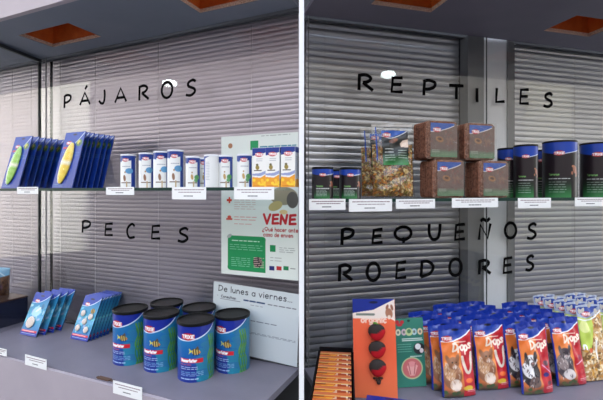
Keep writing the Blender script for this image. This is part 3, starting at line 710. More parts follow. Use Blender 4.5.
# --- boxes with orange fruit print
wb, hb, db = .040, .108, .036
P = Paint(wb, hb, (240, 238, 232), 1100)
P.poly([(0, 1), (0, .80), (.5, .82), (1, .88), (1, 1)], (34, 54, 146)); P.logo(.5, .83, .024); P.dashes(.3, .75, .72, 2, (150, 150, 160), gap=.05, lw=.0012)
P.ell(.38, .50, .14, .16, (150, 130, 60), 10); P.ell(.36, .57, .09, .08, (104, 96, 60)); P.rect(.12, .7, .41, .44, (80, 70, 60))
P.poly([(0, .34), (.6, .36), (1, .42), (1, .34), (.6, .28), (0, .30)], (150, 160, 200)); P.poly([(0, 0), (0, .26), (.6, .24), (1, .32), (1, 0)], (238, 160, 46))
for q in range(9): P.ell(random.random(), random.uniform(.04, .2), .11, .1, (250, 190+random.random()*20, 60), 0)
P.dashes(.1, .9, .03, 1, (196, 110, 30))
bt = thing('bird_food_box', '', 'box'); g = Geo(); g.grid(P, lambda U, V: ((U-.5)*wb, 0*U, V*hb)); g.box(-wb/2, wb/2, .0001, db, 0, hb, (206, 212, 220)); g.build('carton', 'card', bt)
P = Paint(db, hb, (214, 218, 224), 900); P.rect(0, 1, .86, 1, (40, 62, 150)); P.dashes(.15, .9, .75, 10, (140, 146, 160), gap=.05, lw=.0012); P.rect(0, 1, 0, .2, (226, 170, 80))
g = Geo(); g.grid(P, lambda U, V: (wb/2+.0004+0*U, .0002+U*(db-.0004), V*hb)); g.build('side_print', 'card', bt)
g = Geo(); g.box(-wb/2+.001, wb/2-.001, .002, db-.002, hb, hb+.0006, (44, 66, 156)); g.build('top_flap', 'card', bt)
for k, (px, l) in enumerate(((259, 'left one, beside the last white canister'), (272.5, 'middle of the three'), (288, 'right one, nearest the white divider'))):
    q = on_shelf(FL, px, .226, ZSL); o = inst(bt, 'small blue, white and orange bird food box, '+l, q.x, q.y, q.z+.0003, FL.rz+.12); tag(o, group='orange and white bird food boxes')

# --- fish tablet cards on the lower left floor
def tablet(kind, many):
    wc, hc = .094, .168; P = Paint(wc, hc, (60, 140, 190), 800)
    P.grad([(0, (40, 70, 170)), (.13, (60, 120, 190)), (.4, (96, 170, 206)), (.8, (50, 130, 190)), (1, (40, 100, 180))])
    for k in range(16): P.ell(random.random(), random.uniform(.2, .75), .10, .05, (90+random.random()*80, 170+random.random()*40, 214), random.uniform(0, 90))
    if not many: P.ell(.5, .55, .26, .20, (170, 214, 226), 30); P.ell(.55, .60, .16, .05, (226, 236, 240), 40); P.ell(.75, .68, .08, .12, (50, 110, 160))
    wave_top(P, (34, 62, 176), .76, .96); P.logo(.30, .80, .026)
    P.rect(0, 1, 0, .075, (34, 52, 160)); P.dashes(.08, .9, .045, 1, (180, 196, 230)); P.rect(.04, .94, .08, .125, (206, 40, 60)); P.dashes(.08, .8, .102, 1, (250, 230, 230), lw=.002)
    P.ell(.5, .925, .12, .035, (14, 22, 60))
    if many: P.ell(.74, .66, .12, .10, (180, 150, 80)); P.line([(.70, .72), (.72, .6)], .003, (60, 50, 40)); P.line([(.78, .72), (.8, .6)], .003, (60, 50, 40))
    t = thing(kind, '', 'fish food card'); card_geo(P, .0035, (30, 80, 130)).build('card', 'card', t)
    pts = [(-.018, .088), (.020, .080), (0, .062), (-.020, .038), (.018, .036)] if many else [(-.008, .045)]
    for (x, z) in [(1.2*x, 1.12*z) for x, z in pts]:
        R = .0120 if many else .0225
        g = Geo(); g.ell(0, 0, 0, R, .0040, R, (222, 206, 192), 20, 12); o = g.build('tablet', 'matte', t, smooth=True); o.location = (x, -.0035, z)
        g = Geo(); g.ell(0, 0, 0, R*1.12, .0052, R*1.12, (255, 255, 255), 20, 10); s = g.build('blister', 'clearsoft', t, smooth=True); s.location = (x, -.0035, z)
    return t
lean2 = math.radians(24)
one = tablet('fish_tablet_card', False); five = tablet('fish_tablet_card', True)
for p, pxy, n, dy, gp, what in ((one, (27.5, 336), 4, .030, 'single big tablet', 'one large tablet'), (five, (78.5, 340.5), 7, .0150, 'five tablets', 'five round tablets')):
    a, off = FL.onz(*pxy, ZF)
    for k in range(n):
        q = FL.w(a+.004*k*(1 if n == 4 else .2), off-dy*k-(.01 if k and n == 4 else 0), ZF+.0016)
        if n == 4 and k: q = FL.w(a+.006+.004*k, off-dy*k, ZF+.0016)
        o = inst(p, 'blue fish food card with %s, %s' % (what, 'front of its row' if k == 0 else ORD[k]+' from the front'), q.x, q.y, q.z, FL.rz+.04*(0 if n == 7 else 1), -lean2)
        tag(o, group='fish food cards with '+what)

# chipped brown laminate scrap on the front edge
g = Geo(); a, off = FL.onz(110, 377, ZF); g.box(-.035, .035, -.004, .004, 0, .0025, (84, 66, 58)); g.box(-.028, .02, -.008, .006, .0002, .0035, (98, 76, 64))
o = g.build('wood_splinter', 'matte'); q = FL.w(a, DL-.012, ZF); o.location = q; o.rotation_euler = (0, 0, FL.rz); tag(o, 'small brown splinter lying on the front edge of the lower left board', 'splinter')

# --- neighbouring case contents at the far left: dark navy carton with pet food sacks on it
P = Paint(.30, .105, (22, 48, 96), 500)
for k in range(5): P.line(sm([(.02+.2*k, .2), (.08+.2*k, .55), (.14+.2*k, .3), (.2+.2*k, .7)]), .004, (60, 104, 130))
t = thing('display_carton', 'dark navy display carton in the neighbouring case at the far left', 'carton'); g = Geo(); g.grid(P, lambda U, V: ((U-.5)*.30, 0*U, V*.105)); g.box(-.15, .15, .0001, .14, 0, .105, (20, 28, 60)); g.build('tray', 'card', t)
Geo().box(-.151, .151, -.001, .141, .1052, .112, (84, 56, 40)).build('rim', 'card', t)
q = FL.w(aSide-.165, .185, ZF); t.location = (q.x, q.y, q.z); t.rotation_euler = (0, 0, FL.rz)

P = Paint(.105, .12, (96, 66, 44), 700); P.speck(np.ones_like(P.U), [(110, 76, 50), (80, 54, 38), (130, 92, 60)], .006); P.poly([(0, 1.02), (0, .70), (.5, .62), (1, .74), (1, 1.02)], (110, 160, 186)); P.line([(.2, .95), (.8, .7)], .004, (200, 220, 226))
sk = thing('pet_food_sack', '', 'sack'); g = Geo(); g.grid(P, lambda U, V: ((U-.5)*.105*(1-.12*V), -.022*np.sin(U*math.pi)**.6*np.clip(1-V, 0, 1)**.5, V*.12)); g.grid((12, 12, (90, 64, 46)), lambda U, V: ((U-.5)*.105*(1-.12*V), .022*np.sin(U*math.pi)**.6*np.clip(1-V, 0, 1)**.5, V*.12), flip=True); g.build('sack', 'film', sk, smooth=True)
for k, (da, do) in enumerate(((-.085, .16), (-.20, .15), (-.14, .09))):
    q = FL.w(aSide+da, do, ZF+.1135); tag(inst(sk, 'brown pet food sack with pale blue top on the navy carton, %s' % ('nearest the side pane', 'further left', 'at the back')[k], q.x, q.y, q.z, FL.rz+.1*k, -.1), group='sacks on the navy carton')

# --- pouches -------------------------------------------------------------------
def pouch_fn(w, h, d, sgn, seal=.93, top=.003, wr=.0012, seed=0, gus=.5):
    rs = np.random.default_rng(seed); ph = rs.random(6)*6.28
    def fn(U, V):
        x = (U-.5)*w*(1-.05*np.exp(-((V-.5)/.3)**2))
        prof = np.clip(1-np.abs(2*U-1)**2.6, 0, 1)**.6
        vert = np.where(V < .12, .55+.45*np.sin(V/.12*math.pi/2), np.clip((seal-V)/(seal-.12), 0, 1)**.75)
        y = d/2*prof*vert
        y = y+wr*(np.sin(U*11+V*17+ph[0])+np.sin(V*31-U*9+ph[1])+.6*np.sin(U*27+ph[2]+V*9))*prof*np.clip(V*8, 0, 1)
        return x, sgn*(y+.0006), V*h+.004*np.sin(U*math.pi)*(V > .99)
    return fn
def pouch(P, d, backc, seed=0, wr=.0012):
    g = Geo(); g.grid(P, pouch_fn(P.w, P.h, d, -1, seed=seed, wr=wr)); g.grid((16, 24, backc), pouch_fn(P.w, P.h, d, 1, seed=seed, wr=wr), flip=True)
    g.lathe([(.001, .0006), (d*.25, .0006)], 12, backc); return g

# drops pouches
def drops(kind, variant):
    wd, hd, dd = .1005, .190, .031
    P = Paint(wd, hd, (230, 120, 50), 700)
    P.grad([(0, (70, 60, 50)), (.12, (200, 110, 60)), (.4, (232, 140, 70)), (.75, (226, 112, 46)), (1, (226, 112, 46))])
    P.poly([(.60, .0), (.60, .45), (.57, .8), (1, .95), (1, 0)], (190, 30, 44))
    fur = {'rabbit': [(150, 100, 70), (196, 150, 110), (226, 206, 190)], 'cavy': [(44, 40, 46), (232, 228, 226), (110, 90, 84)], 'chinchilla': [(74, 64, 70), (140, 124, 122), (210, 200, 196)]}[variant]
    P.ell(.28, .30, .27, .36, fur[0]); P.ell(.20, .34, .15, .22, fur[1], 20); P.ell(.34, .47, .17, .16, fur[0] if variant != 'cavy' else fur[1]); P.ell(.36, .17, .17, .15, fur[2])
    P.ell(.20, .50, .06, .17, fur[0], 24 if variant == 'rabbit' else 6); P.ell(.46, .52, .055, .15, fur[0], -20); P.ell(.36, .42, .07, .06, fur[2])
    for k in range(60):
        x_, y_ = random.uniform(.06, .52), random.uniform(.1, .52); c_ = random.choice(fur); P.line([(x_, y_), (x_+random.uniform(-.03, .03), y_-.025)], .0018, c_)
    P.ell(.29, .485, .020, .020, (14, 12, 12)); P.ell(.42, .48, .018, .018, (14, 12, 12)); P.ell(.36, .43, .02, .014, (220, 160, 150))
    for k in range(10): P.ell(random.random()*.6, random.uniform(.0, .08), .06, .04, (60+random.random()*40, 90, 50), 0)
    if variant == 'rabbit': P.line(sm([(.62, .55), (.72, .35), (.86, .36), (.93, .6)]), .008, (236, 220, 200)); P.ell(.72, .12, .15, .07, (226, 190, 60)); P.ell(.78, .22, .12, .06, (236, 110, 50))
    elif variant == 'cavy': P.ell(.80, .42, .09, .07, (90, 50, 70)); P.ell(.76, .26, .10, .06, (60, 40, 120)); P.ell(.84, .14, .08, .06, (120, 50, 60)); P.line([(.66, .40), (.95, .28)], .003, (220, 160, 200))
    else: P.ell(.82, .40, .08, .08, (170, 60, 80)); P.line([(.66, .30), (.94, .36)], .003, (230, 170, 190)); P.ell(.8, .2, .1, .06, (210, 60, 60))
    P.dashes(.7, .96, .09, 2, (240, 200, 200), gap=.02, lw=.0015)
    pts = [(x, .78-.02*math.sin(x*3)+.16*x**2.4) for x in np.linspace(0, 1, 16)]
    P.poly([(0, 1.02)]+pts+[(1, 1.02)], (30, 62, 168)); P.line(pts, .003, (240, 240, 244))
    P.rect(0, .03, 0, .8, (26, 50, 160)); P.rect(.975, 1, 0, .93, (26, 50, 160))
    P.rect(0, 1, .93, 1, (26, 50, 158)); P.ell(.5, .935, .10, .035, (10, 16, 50)); P.logo(.22, .815, .032)
    [P.text(c_, x_, y_, .022, (250, 232, 212), lw=.0046, xs=.9, sl=.1) for c_, x_, y_ in (('D', .36, .63), ('r', .51, .62), ('o', .60, .645), ('p', .72, .635), ('s', .84, .665))]; P.dashes(.42, .8, .76, 1, (250, 230, 210), lw=.0026)
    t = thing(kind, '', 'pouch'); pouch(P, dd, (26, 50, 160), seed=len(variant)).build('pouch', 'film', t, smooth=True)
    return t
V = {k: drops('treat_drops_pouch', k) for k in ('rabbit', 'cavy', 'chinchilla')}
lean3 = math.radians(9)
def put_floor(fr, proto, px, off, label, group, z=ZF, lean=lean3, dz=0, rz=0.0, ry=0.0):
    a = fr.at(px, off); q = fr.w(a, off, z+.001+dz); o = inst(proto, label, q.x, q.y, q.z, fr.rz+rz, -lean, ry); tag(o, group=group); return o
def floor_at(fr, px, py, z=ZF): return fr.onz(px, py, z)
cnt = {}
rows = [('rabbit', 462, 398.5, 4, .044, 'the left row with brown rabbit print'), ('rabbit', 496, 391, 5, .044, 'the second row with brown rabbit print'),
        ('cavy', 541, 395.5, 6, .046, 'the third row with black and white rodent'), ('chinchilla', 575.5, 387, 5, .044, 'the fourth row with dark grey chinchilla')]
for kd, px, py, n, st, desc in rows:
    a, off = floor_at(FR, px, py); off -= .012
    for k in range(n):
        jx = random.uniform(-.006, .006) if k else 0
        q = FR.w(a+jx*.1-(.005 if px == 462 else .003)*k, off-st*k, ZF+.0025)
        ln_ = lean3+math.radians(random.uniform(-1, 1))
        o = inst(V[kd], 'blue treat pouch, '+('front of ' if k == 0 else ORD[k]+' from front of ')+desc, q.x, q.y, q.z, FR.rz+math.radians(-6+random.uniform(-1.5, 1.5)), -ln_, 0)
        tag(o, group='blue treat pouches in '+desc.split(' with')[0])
        if kd == 'rabbit' and px > 480: o['group'] = 'blue treat pouches in the second row'
SEEDS = [(214, 176, 120), (190, 140, 84), (232, 206, 160), (150, 100, 60), (240, 224, 190), (120, 90, 50), (206, 150, 60)]
# seed mix pouches at the right edge
wd, hd = .092, .218
P = Paint(wd, hd, (206, 170, 120), 750); P.speck(np.ones_like(P.U), SEEDS, .006)
P.poly([(0, .92), (0, .45), (.30, .40), (.52, .62), (.60, .92)], (190, 210, 90)); P.ell(.2, .72, .18, .2, (226, 232, 150)); P.text('n', .05, .42, .02, CY, lw=.004)
P.poly([(0, 1.02), (0, .86), (.35, .82), (.7, .86), (1, .94), (1, 1.02)], (156, 166, 190)); P.poly([(.05, .985), (.05, .90), (.4, .86), (.75, .92), (.9, .985)], (40, 66, 160)); P.logo(.36, .885, .03)
P.line(sm([(.0, .83), (.35, .80), (.7, .84), (1, .92)]), .004, (238, 240, 240)); P.line([(.55, .52), (.5, .3)], .006, (244, 240, 230)); P.line([(.8, .45), (.9, .15)], .004, (244, 240, 230)); P.ell(.3, .40, .08, .08, (220, 110, 60)); P.rect(0, 1, .985, 1, (176, 186, 206))
sd = thing('seed_mix_pouch', '', 'pouch'); pouch(P, .024, (196, 190, 180), seed=4).build('pouch', 'film', sd, smooth=True)
for (px, py, n, desc) in ((601.5, 382, 5, 'row right of the blue pouches'), (636, 379, 5, 'row at the right edge')):
    a, off = floor_at(FR, px, py); off -= .012
    for k in range(n):
        q = FR.w(a-.006*k, off-.034*k, ZF+.0025)
        tag(inst(sd, 'clear seed mix pouch, %s in the %s' % ('front' if k == 0 else ORD[k]+' from the front', desc), q.x, q.y, q.z, FR.rz-.05+.03*(k % 3), -lean3), group='seed mix pouches in the '+desc)

# --- orange card with three strawberries
def berry_card(kind, hc, wc=.118):
    P = Paint(wc, hc, (236, 104, 66), 750)
    P.grad([(0, (240, 120, 76)), (.5, (234, 98, 62)), (1, (238, 108, 70))])
    yh = 1-.042/hc
    P.poly([(0, 1.01), (0, yh+.01), (.5, yh+.03), (.9, yh+.13), (1, 1.0), (1, 1.01)], (28, 46, 150)); P.poly([(0, yh+.01), (.5, yh+.045), (1, 1.0), (1, yh-.07), (.85, yh-.035), (.6, yh-.05), (0, yh-.045)], (240, 226, 214))
    P.ell(.86, yh+.01, .085, .12, (172, 118, 92), 10); P.ell(.82, yh+.075, .03, .06, (150, 96, 76), -20); P.ell(.93, yh+.07, .03, .07, (150, 96, 76), 15); P.ell(.86, yh-.03, .04, .05, (236, 214, 196))
    P.dashes(.10, .5, yh-.003, 1, (120, 130, 120), lw=.006); P.text('organic', .20, yh-.095*.9, .0165, (250, 214, 196), lw=.0036, xs=1.05); P.ell(.5, .965, .10, .03, (14, 22, 70))
    t = thing(kind, '', 'pet treat card'); card_geo(P, .004, (40, 40, 120)).build('card', 'card', t); return t
bc = berry_card('strawberry_treat_card', .268)
def strawberry(z, parent):
    g = Geo(); v = []; f = []; c = []; nu, nv = 28, 20; R = .0235
    for j in range(nv+1):
        p = math.pi*j/nv
        for i in range(nu):
            th = 2*math.pi*i/nu; zz = math.cos(p); rr = math.sin(p)*(1+.16*zz)
            x = R*rr*math.cos(th); y = .011*rr*math.sin(th); zl = R*1.04*zz+(R*.10 if zz < 0 else 0)
            edge = .05+.38*(x/R)+.10*math.sin(th*5)
            v.append((x, y, zl)); c.append((52, 46, 44) if zz > edge-.0 else (184, 26, 38))
    for j in range(nv):
        for i in range(nu): f.append((j*nu+i, (j+1)*nu+i, (j+1)*nu+(i+1) % nu, j*nu+(i+1) % nu))
    g.add(v, f, c); o = g.build('strawberry', 'matte', parent, smooth=True); o.location = (0.006, -.010, z); o['label'] = 'red strawberry shape with dark leaf cap'
for z in (.178, .131, .082): strawberry(z, bc)
g = Geo()
for a_, b_ in (((-.012, .066), (.0, .058)), ((.0, .058), (.014, .067)), ((.0, .06), (.002, .052))):
    g.ell((a_[0]+b_[0])/2+.006, -.004, (a_[1]+b_[1])/2-.008, .008, .003, .0035, (70, 50, 40), 10, 8)
g.ell(.008, -.006, .044, .006, .004, .006, (60, 44, 40), 12, 8); g.build('tie_string', 'matte', bc, smooth=True)
g = Geo()
for k in range(3): g.ell(.002+.006*k, -.012, .204-.004*k, .006, .002, .003, (96, 140, 60), 10, 8)
g.build('leaf', 'matte', bc, smooth=True)
x = (374.5-CX)/F*1.13; o = inst(bc, 'orange card with three red strawberry treats standing upright at bottom centre', x, 1.105, ZF+CH+.0025, math.atan2(-x, 1.13)*.55, -math.radians(6), -math.radians(1.2))
bc2 = berry_card('strawberry_treat_card', .20); x = (372-CX)/F*1.08
inst(bc2, 'orange card lying flat in front of the upright strawberry card, header showing', x-.006, .872, ZF+CH+.004, math.atan2(-x, 1.1)-.08, -math.radians(84), 0)

# --- row of slim orange treat packs in a black tray at the lower left of the right case
P = Paint(.088, .103, (222, 130, 50), 900)
P.grad([(0, (200, 100, 40)), (.8, (222, 130, 50)), (.9, (232, 150, 60)), (1, (214, 110, 44))])
for k in range(9):
    x = random.random()*.8; y = random.uniform(.80, 1); P.poly([(x-.25, y-.02), (x+.25, y+.015), (x+.22, y-.03)], random.choice([(240, 206, 150), (150, 70, 40), (246, 190, 70), (120, 44, 34), (230, 226, 214)]))
P.rect(.62, .86, .80, .97, (170, 70, 40)); P.rect(.90, 1, 0, 1, (120, 40, 40)); P.rect(0, 1, .985, 1, (236, 196, 120)); P.ell(.94, .93, .02, .02, (240, 220, 200))
sp_ = thing('orange_treat_pack', '', 'treat pack'); card_geo(P, .016, (196, 96, 40)).build('pack', 'card', sp_); sp_.name = 'orange_treat_pack'
tr = thing('display_tray', 'black open display tray holding the slim orange treat packs', 'tray')
X0, Y0, X1, Y1 = .066, .878, .099, 1.16; ang = -math.atan2(X1-X0, Y1-Y0)
wT = .052; L = .31
g = Geo(); g.box(-wT, wT, -.012, L, .0005, .003, (16, 14, 18)); g.build('tray_base', 'matte', tr)
Geo().box(-wT, -wT+.003, -.012, L, .003, .100, (16, 14, 18)).build('side_wall', 'matte', tr); Geo().box(wT-.003, wT, -.012, L, .003, .100, (22, 16, 22)).build('side_wall', 'matte', tr)
Geo().box(-wT+.003, wT-.003, L-.003, L, .003, .112, (16, 14, 18)).build('back_wall', 'matte', tr)
tr.location = (X0, Y0, ZF+CH); tr.rotation_euler = (0, 0, ang)
for k in range(10):
    t_ = k/9.6; q = Vector((X0+(X1-X0)*t_, Y0+(Y1-Y0)*t_, ZF+CH+.0045))
    tag(inst(sp_, 'slim orange treat pack in the black tray, %s' % ('front one' if k == 0 else 'rearmost one' if k == 9 else ORD[k]+' from the front'), q.x, q.y, q.z, ang, -math.radians(4)), group='slim orange treat packs')

# --- teal card with round window
P = Paint(.087, .196, (52, 124, 106), 900); P.grad([(0, (56, 132, 112)), (.5, (44, 116, 98)), (1, (60, 130, 112))])
P.ell(.10, .95, .07, .07, (196, 50, 60)); P.ell(.27, .95, .07, .06, (196, 50, 60)); P.ell(.18, .91, .10, .05, (196, 50, 60))
for x_, c in ((.12, (226, 220, 190)), (.32, (206, 180, 190)), (.5, (230, 226, 150)), (.68, (180, 206, 214)), (.88, (226, 200, 160))): P.ell(x_, .80, .09, .11, c); P.ell(x_, .80, .04, .05, (110, 120, 110))
P.ell(.5, .80, .13, .13, (190, 206, 150)); P.ell(.5, .81, .07, .07, (80, 130, 90))
P.dashes(.25, .95, .70, 2, (226, 236, 226), gap=.025, lw=.0026); P.dashes(.08, .55, .62, 4, (130, 190, 170), gap=.035, lw=.0014); P.dashes(.5, .9, .44, 1, (226, 236, 226), lw=.002)
P.ell(.82, .55, .20, .19, (36, 40, 44)); P.ell(.78, .58, .10, .10, (232, 232, 230)); P.ell(.9, .52, .07, .08, (226, 214, 214))
P.ell(.54, .27, .37, .36, (186, 204, 150)); P.ell(.54, .27, .33, .32, (206, 110, 110)); P.poly([(.36, .30), (.46, .16), (.62, .16), (.74, .30), (.62, .34), (.48, .34)], (236, 170, 164)); P.ell(.54, .33, .14, .09, (230, 150, 150)); P.line([(.42, .34), (.48, .18)], .002, (170, 70, 80)); P.line([(.66, .34), (.60, .18)], .002, (170, 70, 80))
P.ell(.5, .965, .05, .04, (20, 60, 50))
tl = thing('teal_chew_toy_card', 'teal green card with round pink picture, between strawberry card and blue pouches', 'pet card'); card_geo(P, .010, (30, 84, 72)).build('card', 'card', tl)
a, off = floor_at(FR, 412, 387.5); q = FR.w(a, off, ZF+.0018); tl.location = q; tl.rotation_euler = (-math.radians(5), math.radians(-1.5), FR.rz-.20)

# ------------------------------------------------------------------ right glass shelf
def black_canister(kind, r, h, lh=.006):
    sp = math.radians(220); P = Paint(r*sp, h-lh, (22, 18, 22), 800)
    P.grad([(0, (60, 130, 74)), (.10, (44, 104, 58)), (.26, (28, 40, 30)), (.4, (34, 24, 30)), (1, (30, 22, 28))])
    P.rect(.68, .92, .0, .78, (18, 14, 18)); P.rect(.0, .22, 0, 1, (12, 12, 14)); P.rect(.22, .26, .0, .9, (44, 44, 44))
    pts = [(x, .80+.13*abs(x-.5)**1.3*2-.02) for x in np.linspace(.0, 1, 18)]
    P.poly([(0, 1.01)]+pts+[(1, 1.01)], (30, 66, 176)); P.line(pts[9:], .002, (220, 226, 240)); P.logo(.5, .80, max(.017, r*.62))
    P.text('Terrarium', .34, .40, r*.12, (110, 160, 90), lw=.0014, xs=.9)
    P.dashes(.34, .66, .34, 1, (226, 226, 226), lw=.0022); P.dashes(.34, .6, .28, 5, (176, 190, 180), gap=.045, lw=.0014)
    P.ell(.76, .50, .045, .07, (150, 92, 70), 15); P.ell(.72, .56, .03, .02, (170, 110, 80)); P.ell(.80, .42, .025, .05, (140, 80, 60), -20); P.ell(.70, .44, .02, .03, (160, 100, 76))
    return canister(kind, r, h, P, sp, lh, (12, 12, 14), 'black', (16, 14, 16), lidr=1.01, dish=False)
big = black_canister('terrarium_canister', .0500, .186); mid = black_canister('terrarium_canister', .035, .168); small = black_canister('terrarium_canister', .029, .085)
for p, px, off, lab in ((small, 322.5, .22, 'leftmost small black canister with blue band, next to the white divider'), (small, 350, .222, 'second small black canister, beside the bag of dried herbs'),
                        (small, 337.5, .12, 'small black canister hidden behind and between the front two'),
                        (mid, 525.5, .205, 'middle-sized black canister in front of the white column'), (mid, 508.5, .11, 'middle-sized black canister peeking out right of the brick pile'),
                        (mid, 541, .09, 'dark canister in shadow between middle-sized and large canisters'), (big, 559.5, .195, 'large black canister with blue top band, left of two'), (big, 597, .195, 'large black canister with blue top band, cut by the right edge')):
    q = on_shelf(FR, px, off, ZSR); tag(inst(p, lab, q.x, q.y, q.z+.0003, math.atan2(-q.x, q.y)+random.uniform(-.05, .05)), group='black terrarium canisters')

# coconut fibre bricks
wb_, hb_, db_ = .108, .112, .070
def brick():
    t = thing('coconut_fibre_brick', '', 'brick')
    bm_n = 14; g = Geo()
    def side(U, V, fn):
        return fn(U, V)
    rs = np.random.default_rng(3)
    def rough(shape): return rs.normal(0, .0007, shape)
    def rnd(x, z):                               # rounded outline
        k = 11.0; sx_ = np.clip(np.abs(x)*2/wb_, 0, 1); sz_ = np.clip(np.abs(z-hb_/2)*2/hb_, 0, 1)
        s_ = (sx_**k+sz_**k)**(1/k); m_ = np.maximum(np.maximum(sx_, sz_), 1e-6); f_ = np.where(s_ > 0, m_/np.maximum(s_, 1e-6), 1)
        return x*f_, hb_/2+(z-hb_/2)*f_
    for sgn in (-1, 1):
        def fn(U, V, sgn=sgn):
            x, z = rnd((U-.5)*wb_, V*hb_); ed = np.minimum(1, 12*np.minimum(np.minimum(U, 1-U), np.minimum(V, 1-V)))
            return x, sgn*(db_/2-.004*(1-ed))+rough(U.shape)*(ed > 0), z
        g.grid((50, 48, (120, 80, 62)), fn, flip=(sgn > 0))
    def rim(U, V):
        th = U*2*math.pi; cx = np.cos(th); cz = np.sin(th); m_ = np.maximum(np.abs(cx), np.abs(cz)); x = cx/m_*wb_/2; z = hb_/2+cz/m_*hb_/2
        x, z = rnd(x, z); y = (V-.5)*2*(db_/2-.004); ridge = -.0022*np.abs(np.sin(V*math.pi*5))*(V > .01)*(V < .99)
        return x*(1+ridge/wb_*2), y, hb_/2+(z-hb_/2)*(1+ridge/hb_*2)
    g.grid((160, 40, (120, 80, 62)), rim)
    g.build('brick_body', 'coco', t, smooth=True)
    P = Paint(.084, .090, (104, 82, 76), 900); P.grad([(0, (92, 128, 92)), (.16, (98, 112, 90)), (.24, (106, 84, 78)), (1, (112, 86, 78))])
    for k in range(30): P.ell(random.random(), random.uniform(.2, 1), .05, .02, (96+random.random()*34, 80, 72), random.uniform(0, 180))
    pts = [(x, .80+.20*x**2) for x in np.linspace(0, 1, 12)]; P.poly([(0, 1.01), (0, .76)]+[(x, .74+.24*x**1.8) for x in np.linspace(0, .88, 12)]+[(.9, 1.01)], (52, 84, 176)); P.line([(x, .74+.24*x**1.8) for x in np.linspace(.0, .88, 12)], .002, (226, 220, 220))
    P.logo(.24, .80, .026); P.ell(.34, .52, .15, .09, (150, 104, 66), -14); P.ell(.34, .53, .08, .04, (84, 54, 40), -10); P.line([(.62, .6), (.66, .4), (.74, .58), (.82, .38)], .003, (130, 96, 80)); P.line([(.58, .54), (.9, .5)], .002, (136, 100, 84)); P.ell(.76, .54, .07, .04, (124, 92, 76))
    P.dashes(.06, .32, .20, 2, (170, 176, 160), gap=.05, lw=.0013); P.dashes(.42, .94, .12, 2, (110, 140, 104), gap=.05, lw=.0013)
    g = Geo(); g.grid(P, lambda U, V: ((U-.5)*.090+.005, -db_/2-.0022+0*U, .006+V*.099)); g.build('label', 'card', t)
    g = Geo(); fnp = lambda U, V: ((U-.5)*(wb_+.003), -db_/2-.0036+.0005*np.sin(U*23+V*9)*np.sin(V*19-U*7), V*(hb_+.0016)+.0)
    g.grid((60, 60, (255, 255, 255)), fnp); g.build('clear_wrap', 'clear', t, smooth=True)
    return t
bk = brick()
for (px, off, z, lab, ry) in ((441.5, .232, 0, 'brown fibre brick at the lower left of the four-brick pile', 0), (486, .232, 0, 'brown fibre brick at the lower right of the pile, with a bright glare', 0),
                          (435, .226, hb_+.002, 'brown fibre brick at the upper left of the pile', 0), (472.5, .222, hb_+.002, 'brown fibre brick at the upper right of the pile', 0)):
    q = on_shelf(FR, px, off-.03, ZSR+z); tag(inst(bk, lab, q.x, q.y, q.z+.0006, FR.rz-(.0 if z else .0)+random.uniform(-.02, .02)), group='brown coconut fibre bricks')

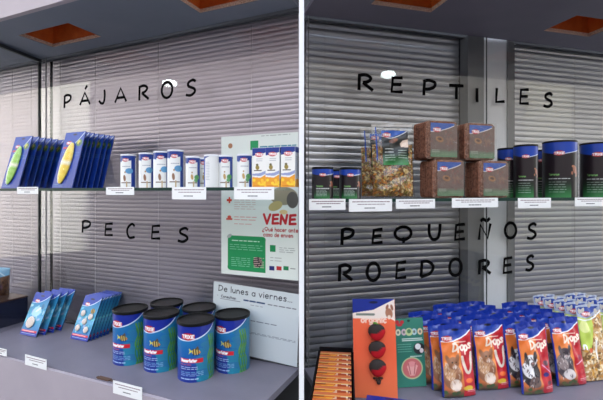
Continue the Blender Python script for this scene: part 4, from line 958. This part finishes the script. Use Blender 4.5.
# bags of dried herbs
def herb_bag():
    wd, hd, dd = .128, .218, .05
    t = thing('dried_herb_bag', '', 'bag')
    H = [(206, 170, 96), (166, 124, 60), (130, 104, 52), (214, 188, 130), (186, 120, 56), (120, 116, 50), (150, 84, 44), (226, 204, 150), (116, 78, 42), (210, 140, 54)]
    P = Paint(wd-.008, hd*.70, (140, 108, 62), 900); P.speck(np.ones_like(P.U), H, .0055)
    g = Geo(); rs = np.random.default_rng(5)
    def mk(sgn):
        def fn(U, V):
            x = (U-.5)*(wd-.010); prof = np.clip(1-np.abs(2*U-1)**2.4, 0, 1)**.6; vert = np.where(V < .12, .5+.5*np.sin(V/.12*math.pi/2), np.clip((1.0-V)/.88, 0, 1)**.55)
            y = (dd/2-.002)*prof*vert
            return x, sgn*(y+.0008)+rs.normal(0, .0009, U.shape)*(prof > .2), .004+V*hd*.70
        return fn
    g.grid(P, mk(-1)); g.grid(P, mk(1), flip=True); g.build('dried_herbs', 'matte', t)
    g = Geo(); fnf = pouch_fn(wd, hd, dd+.006, -1, seal=.97, wr=.0016, seed=9); fnb = pouch_fn(wd, hd, dd+.006, 1, seal=.97, wr=.0016, seed=9)
    g.grid((60, 80, (255, 255, 255)), fnf); g.grid((30, 40, (255, 255, 255)), fnb, flip=True); g.build('clear_bag', 'clear', t, smooth=True)
    g = Geo(); g.box(-wd/2+.003, wd/2-.003, -.0012, .0012, hd*.965, hd*.995, (196, 190, 184)); g.build('top_seal', 'film', t)
    P = Paint(.080, .100, (30, 24, 24), 900); P.grad([(0, (50, 130, 66)), (.14, (42, 104, 54)), (.36, (26, 34, 28)), (1, (32, 24, 26))])
    P.poly([(0, 1), (0, .86), (.4, .80), (.8, .92), (.95, 1)], (46, 88, 186)); P.line(sm([(0, .84), (.4, .78), (.8, .90), (.97, .985)]), .002, (226, 226, 230)); P.logo(.20, .87, .026)
    P.ell(.44, .70, .18, .08, (110, 66, 48), 18); P.ell(.50, .72, .07, .05, (150, 92, 66)); P.poly([(.72, .52), (.68, .62), (.78, .70), (1, .74), (1, .50)], (222, 196, 176)); P.ell(.84, .60, .10, .06, (236, 214, 196), 30)
    P.dashes(.10, .42, .46, 2, (226, 230, 226), gap=.09, lw=.0018); P.dashes(.60, .94, .42, 4, (196, 214, 196), gap=.07, lw=.0014); P.dashes(.10, .46, .28, 3, (196, 214, 196), gap=.07, lw=.0013)
    g = Geo(); f0 = pouch_fn(wd, hd, dd+.006, -1, seal=.97, wr=.0016, seed=9)
    def lf(U, V):
        UU = .24+U*.62; VV = .43+V*.48; x, y, z = f0(UU, VV); return x, y-.0012, z
    g.grid(P, lf); g.build('label', 'card', t, smooth=True); g = Geo(); g.grid((8, 30, (40, 76, 176)), lambda U, V: (lambda r: (r[0], r[1]-.0011, r[2]))(f0(.10+U*.03, .50+V*.46))); g.build('blue_strip', 'card', t)
    return t
hb2 = herb_bag()
q = on_shelf(FR, 393, .195, ZSR); inst(hb2, 'clear bag of dried herbs with black and green label, in front', q.x, q.y, q.z+.001, FR.rz-.25, -math.radians(4)); hb2['group'] = 'clear bags of dried herbs'
q = on_shelf(FR, 381, .125, ZSR); inst(hb2, 'clear bag of dried herbs mostly hidden behind the front bag', q.x, q.y, q.z+.001, FR.rz-.25, -math.radians(4))
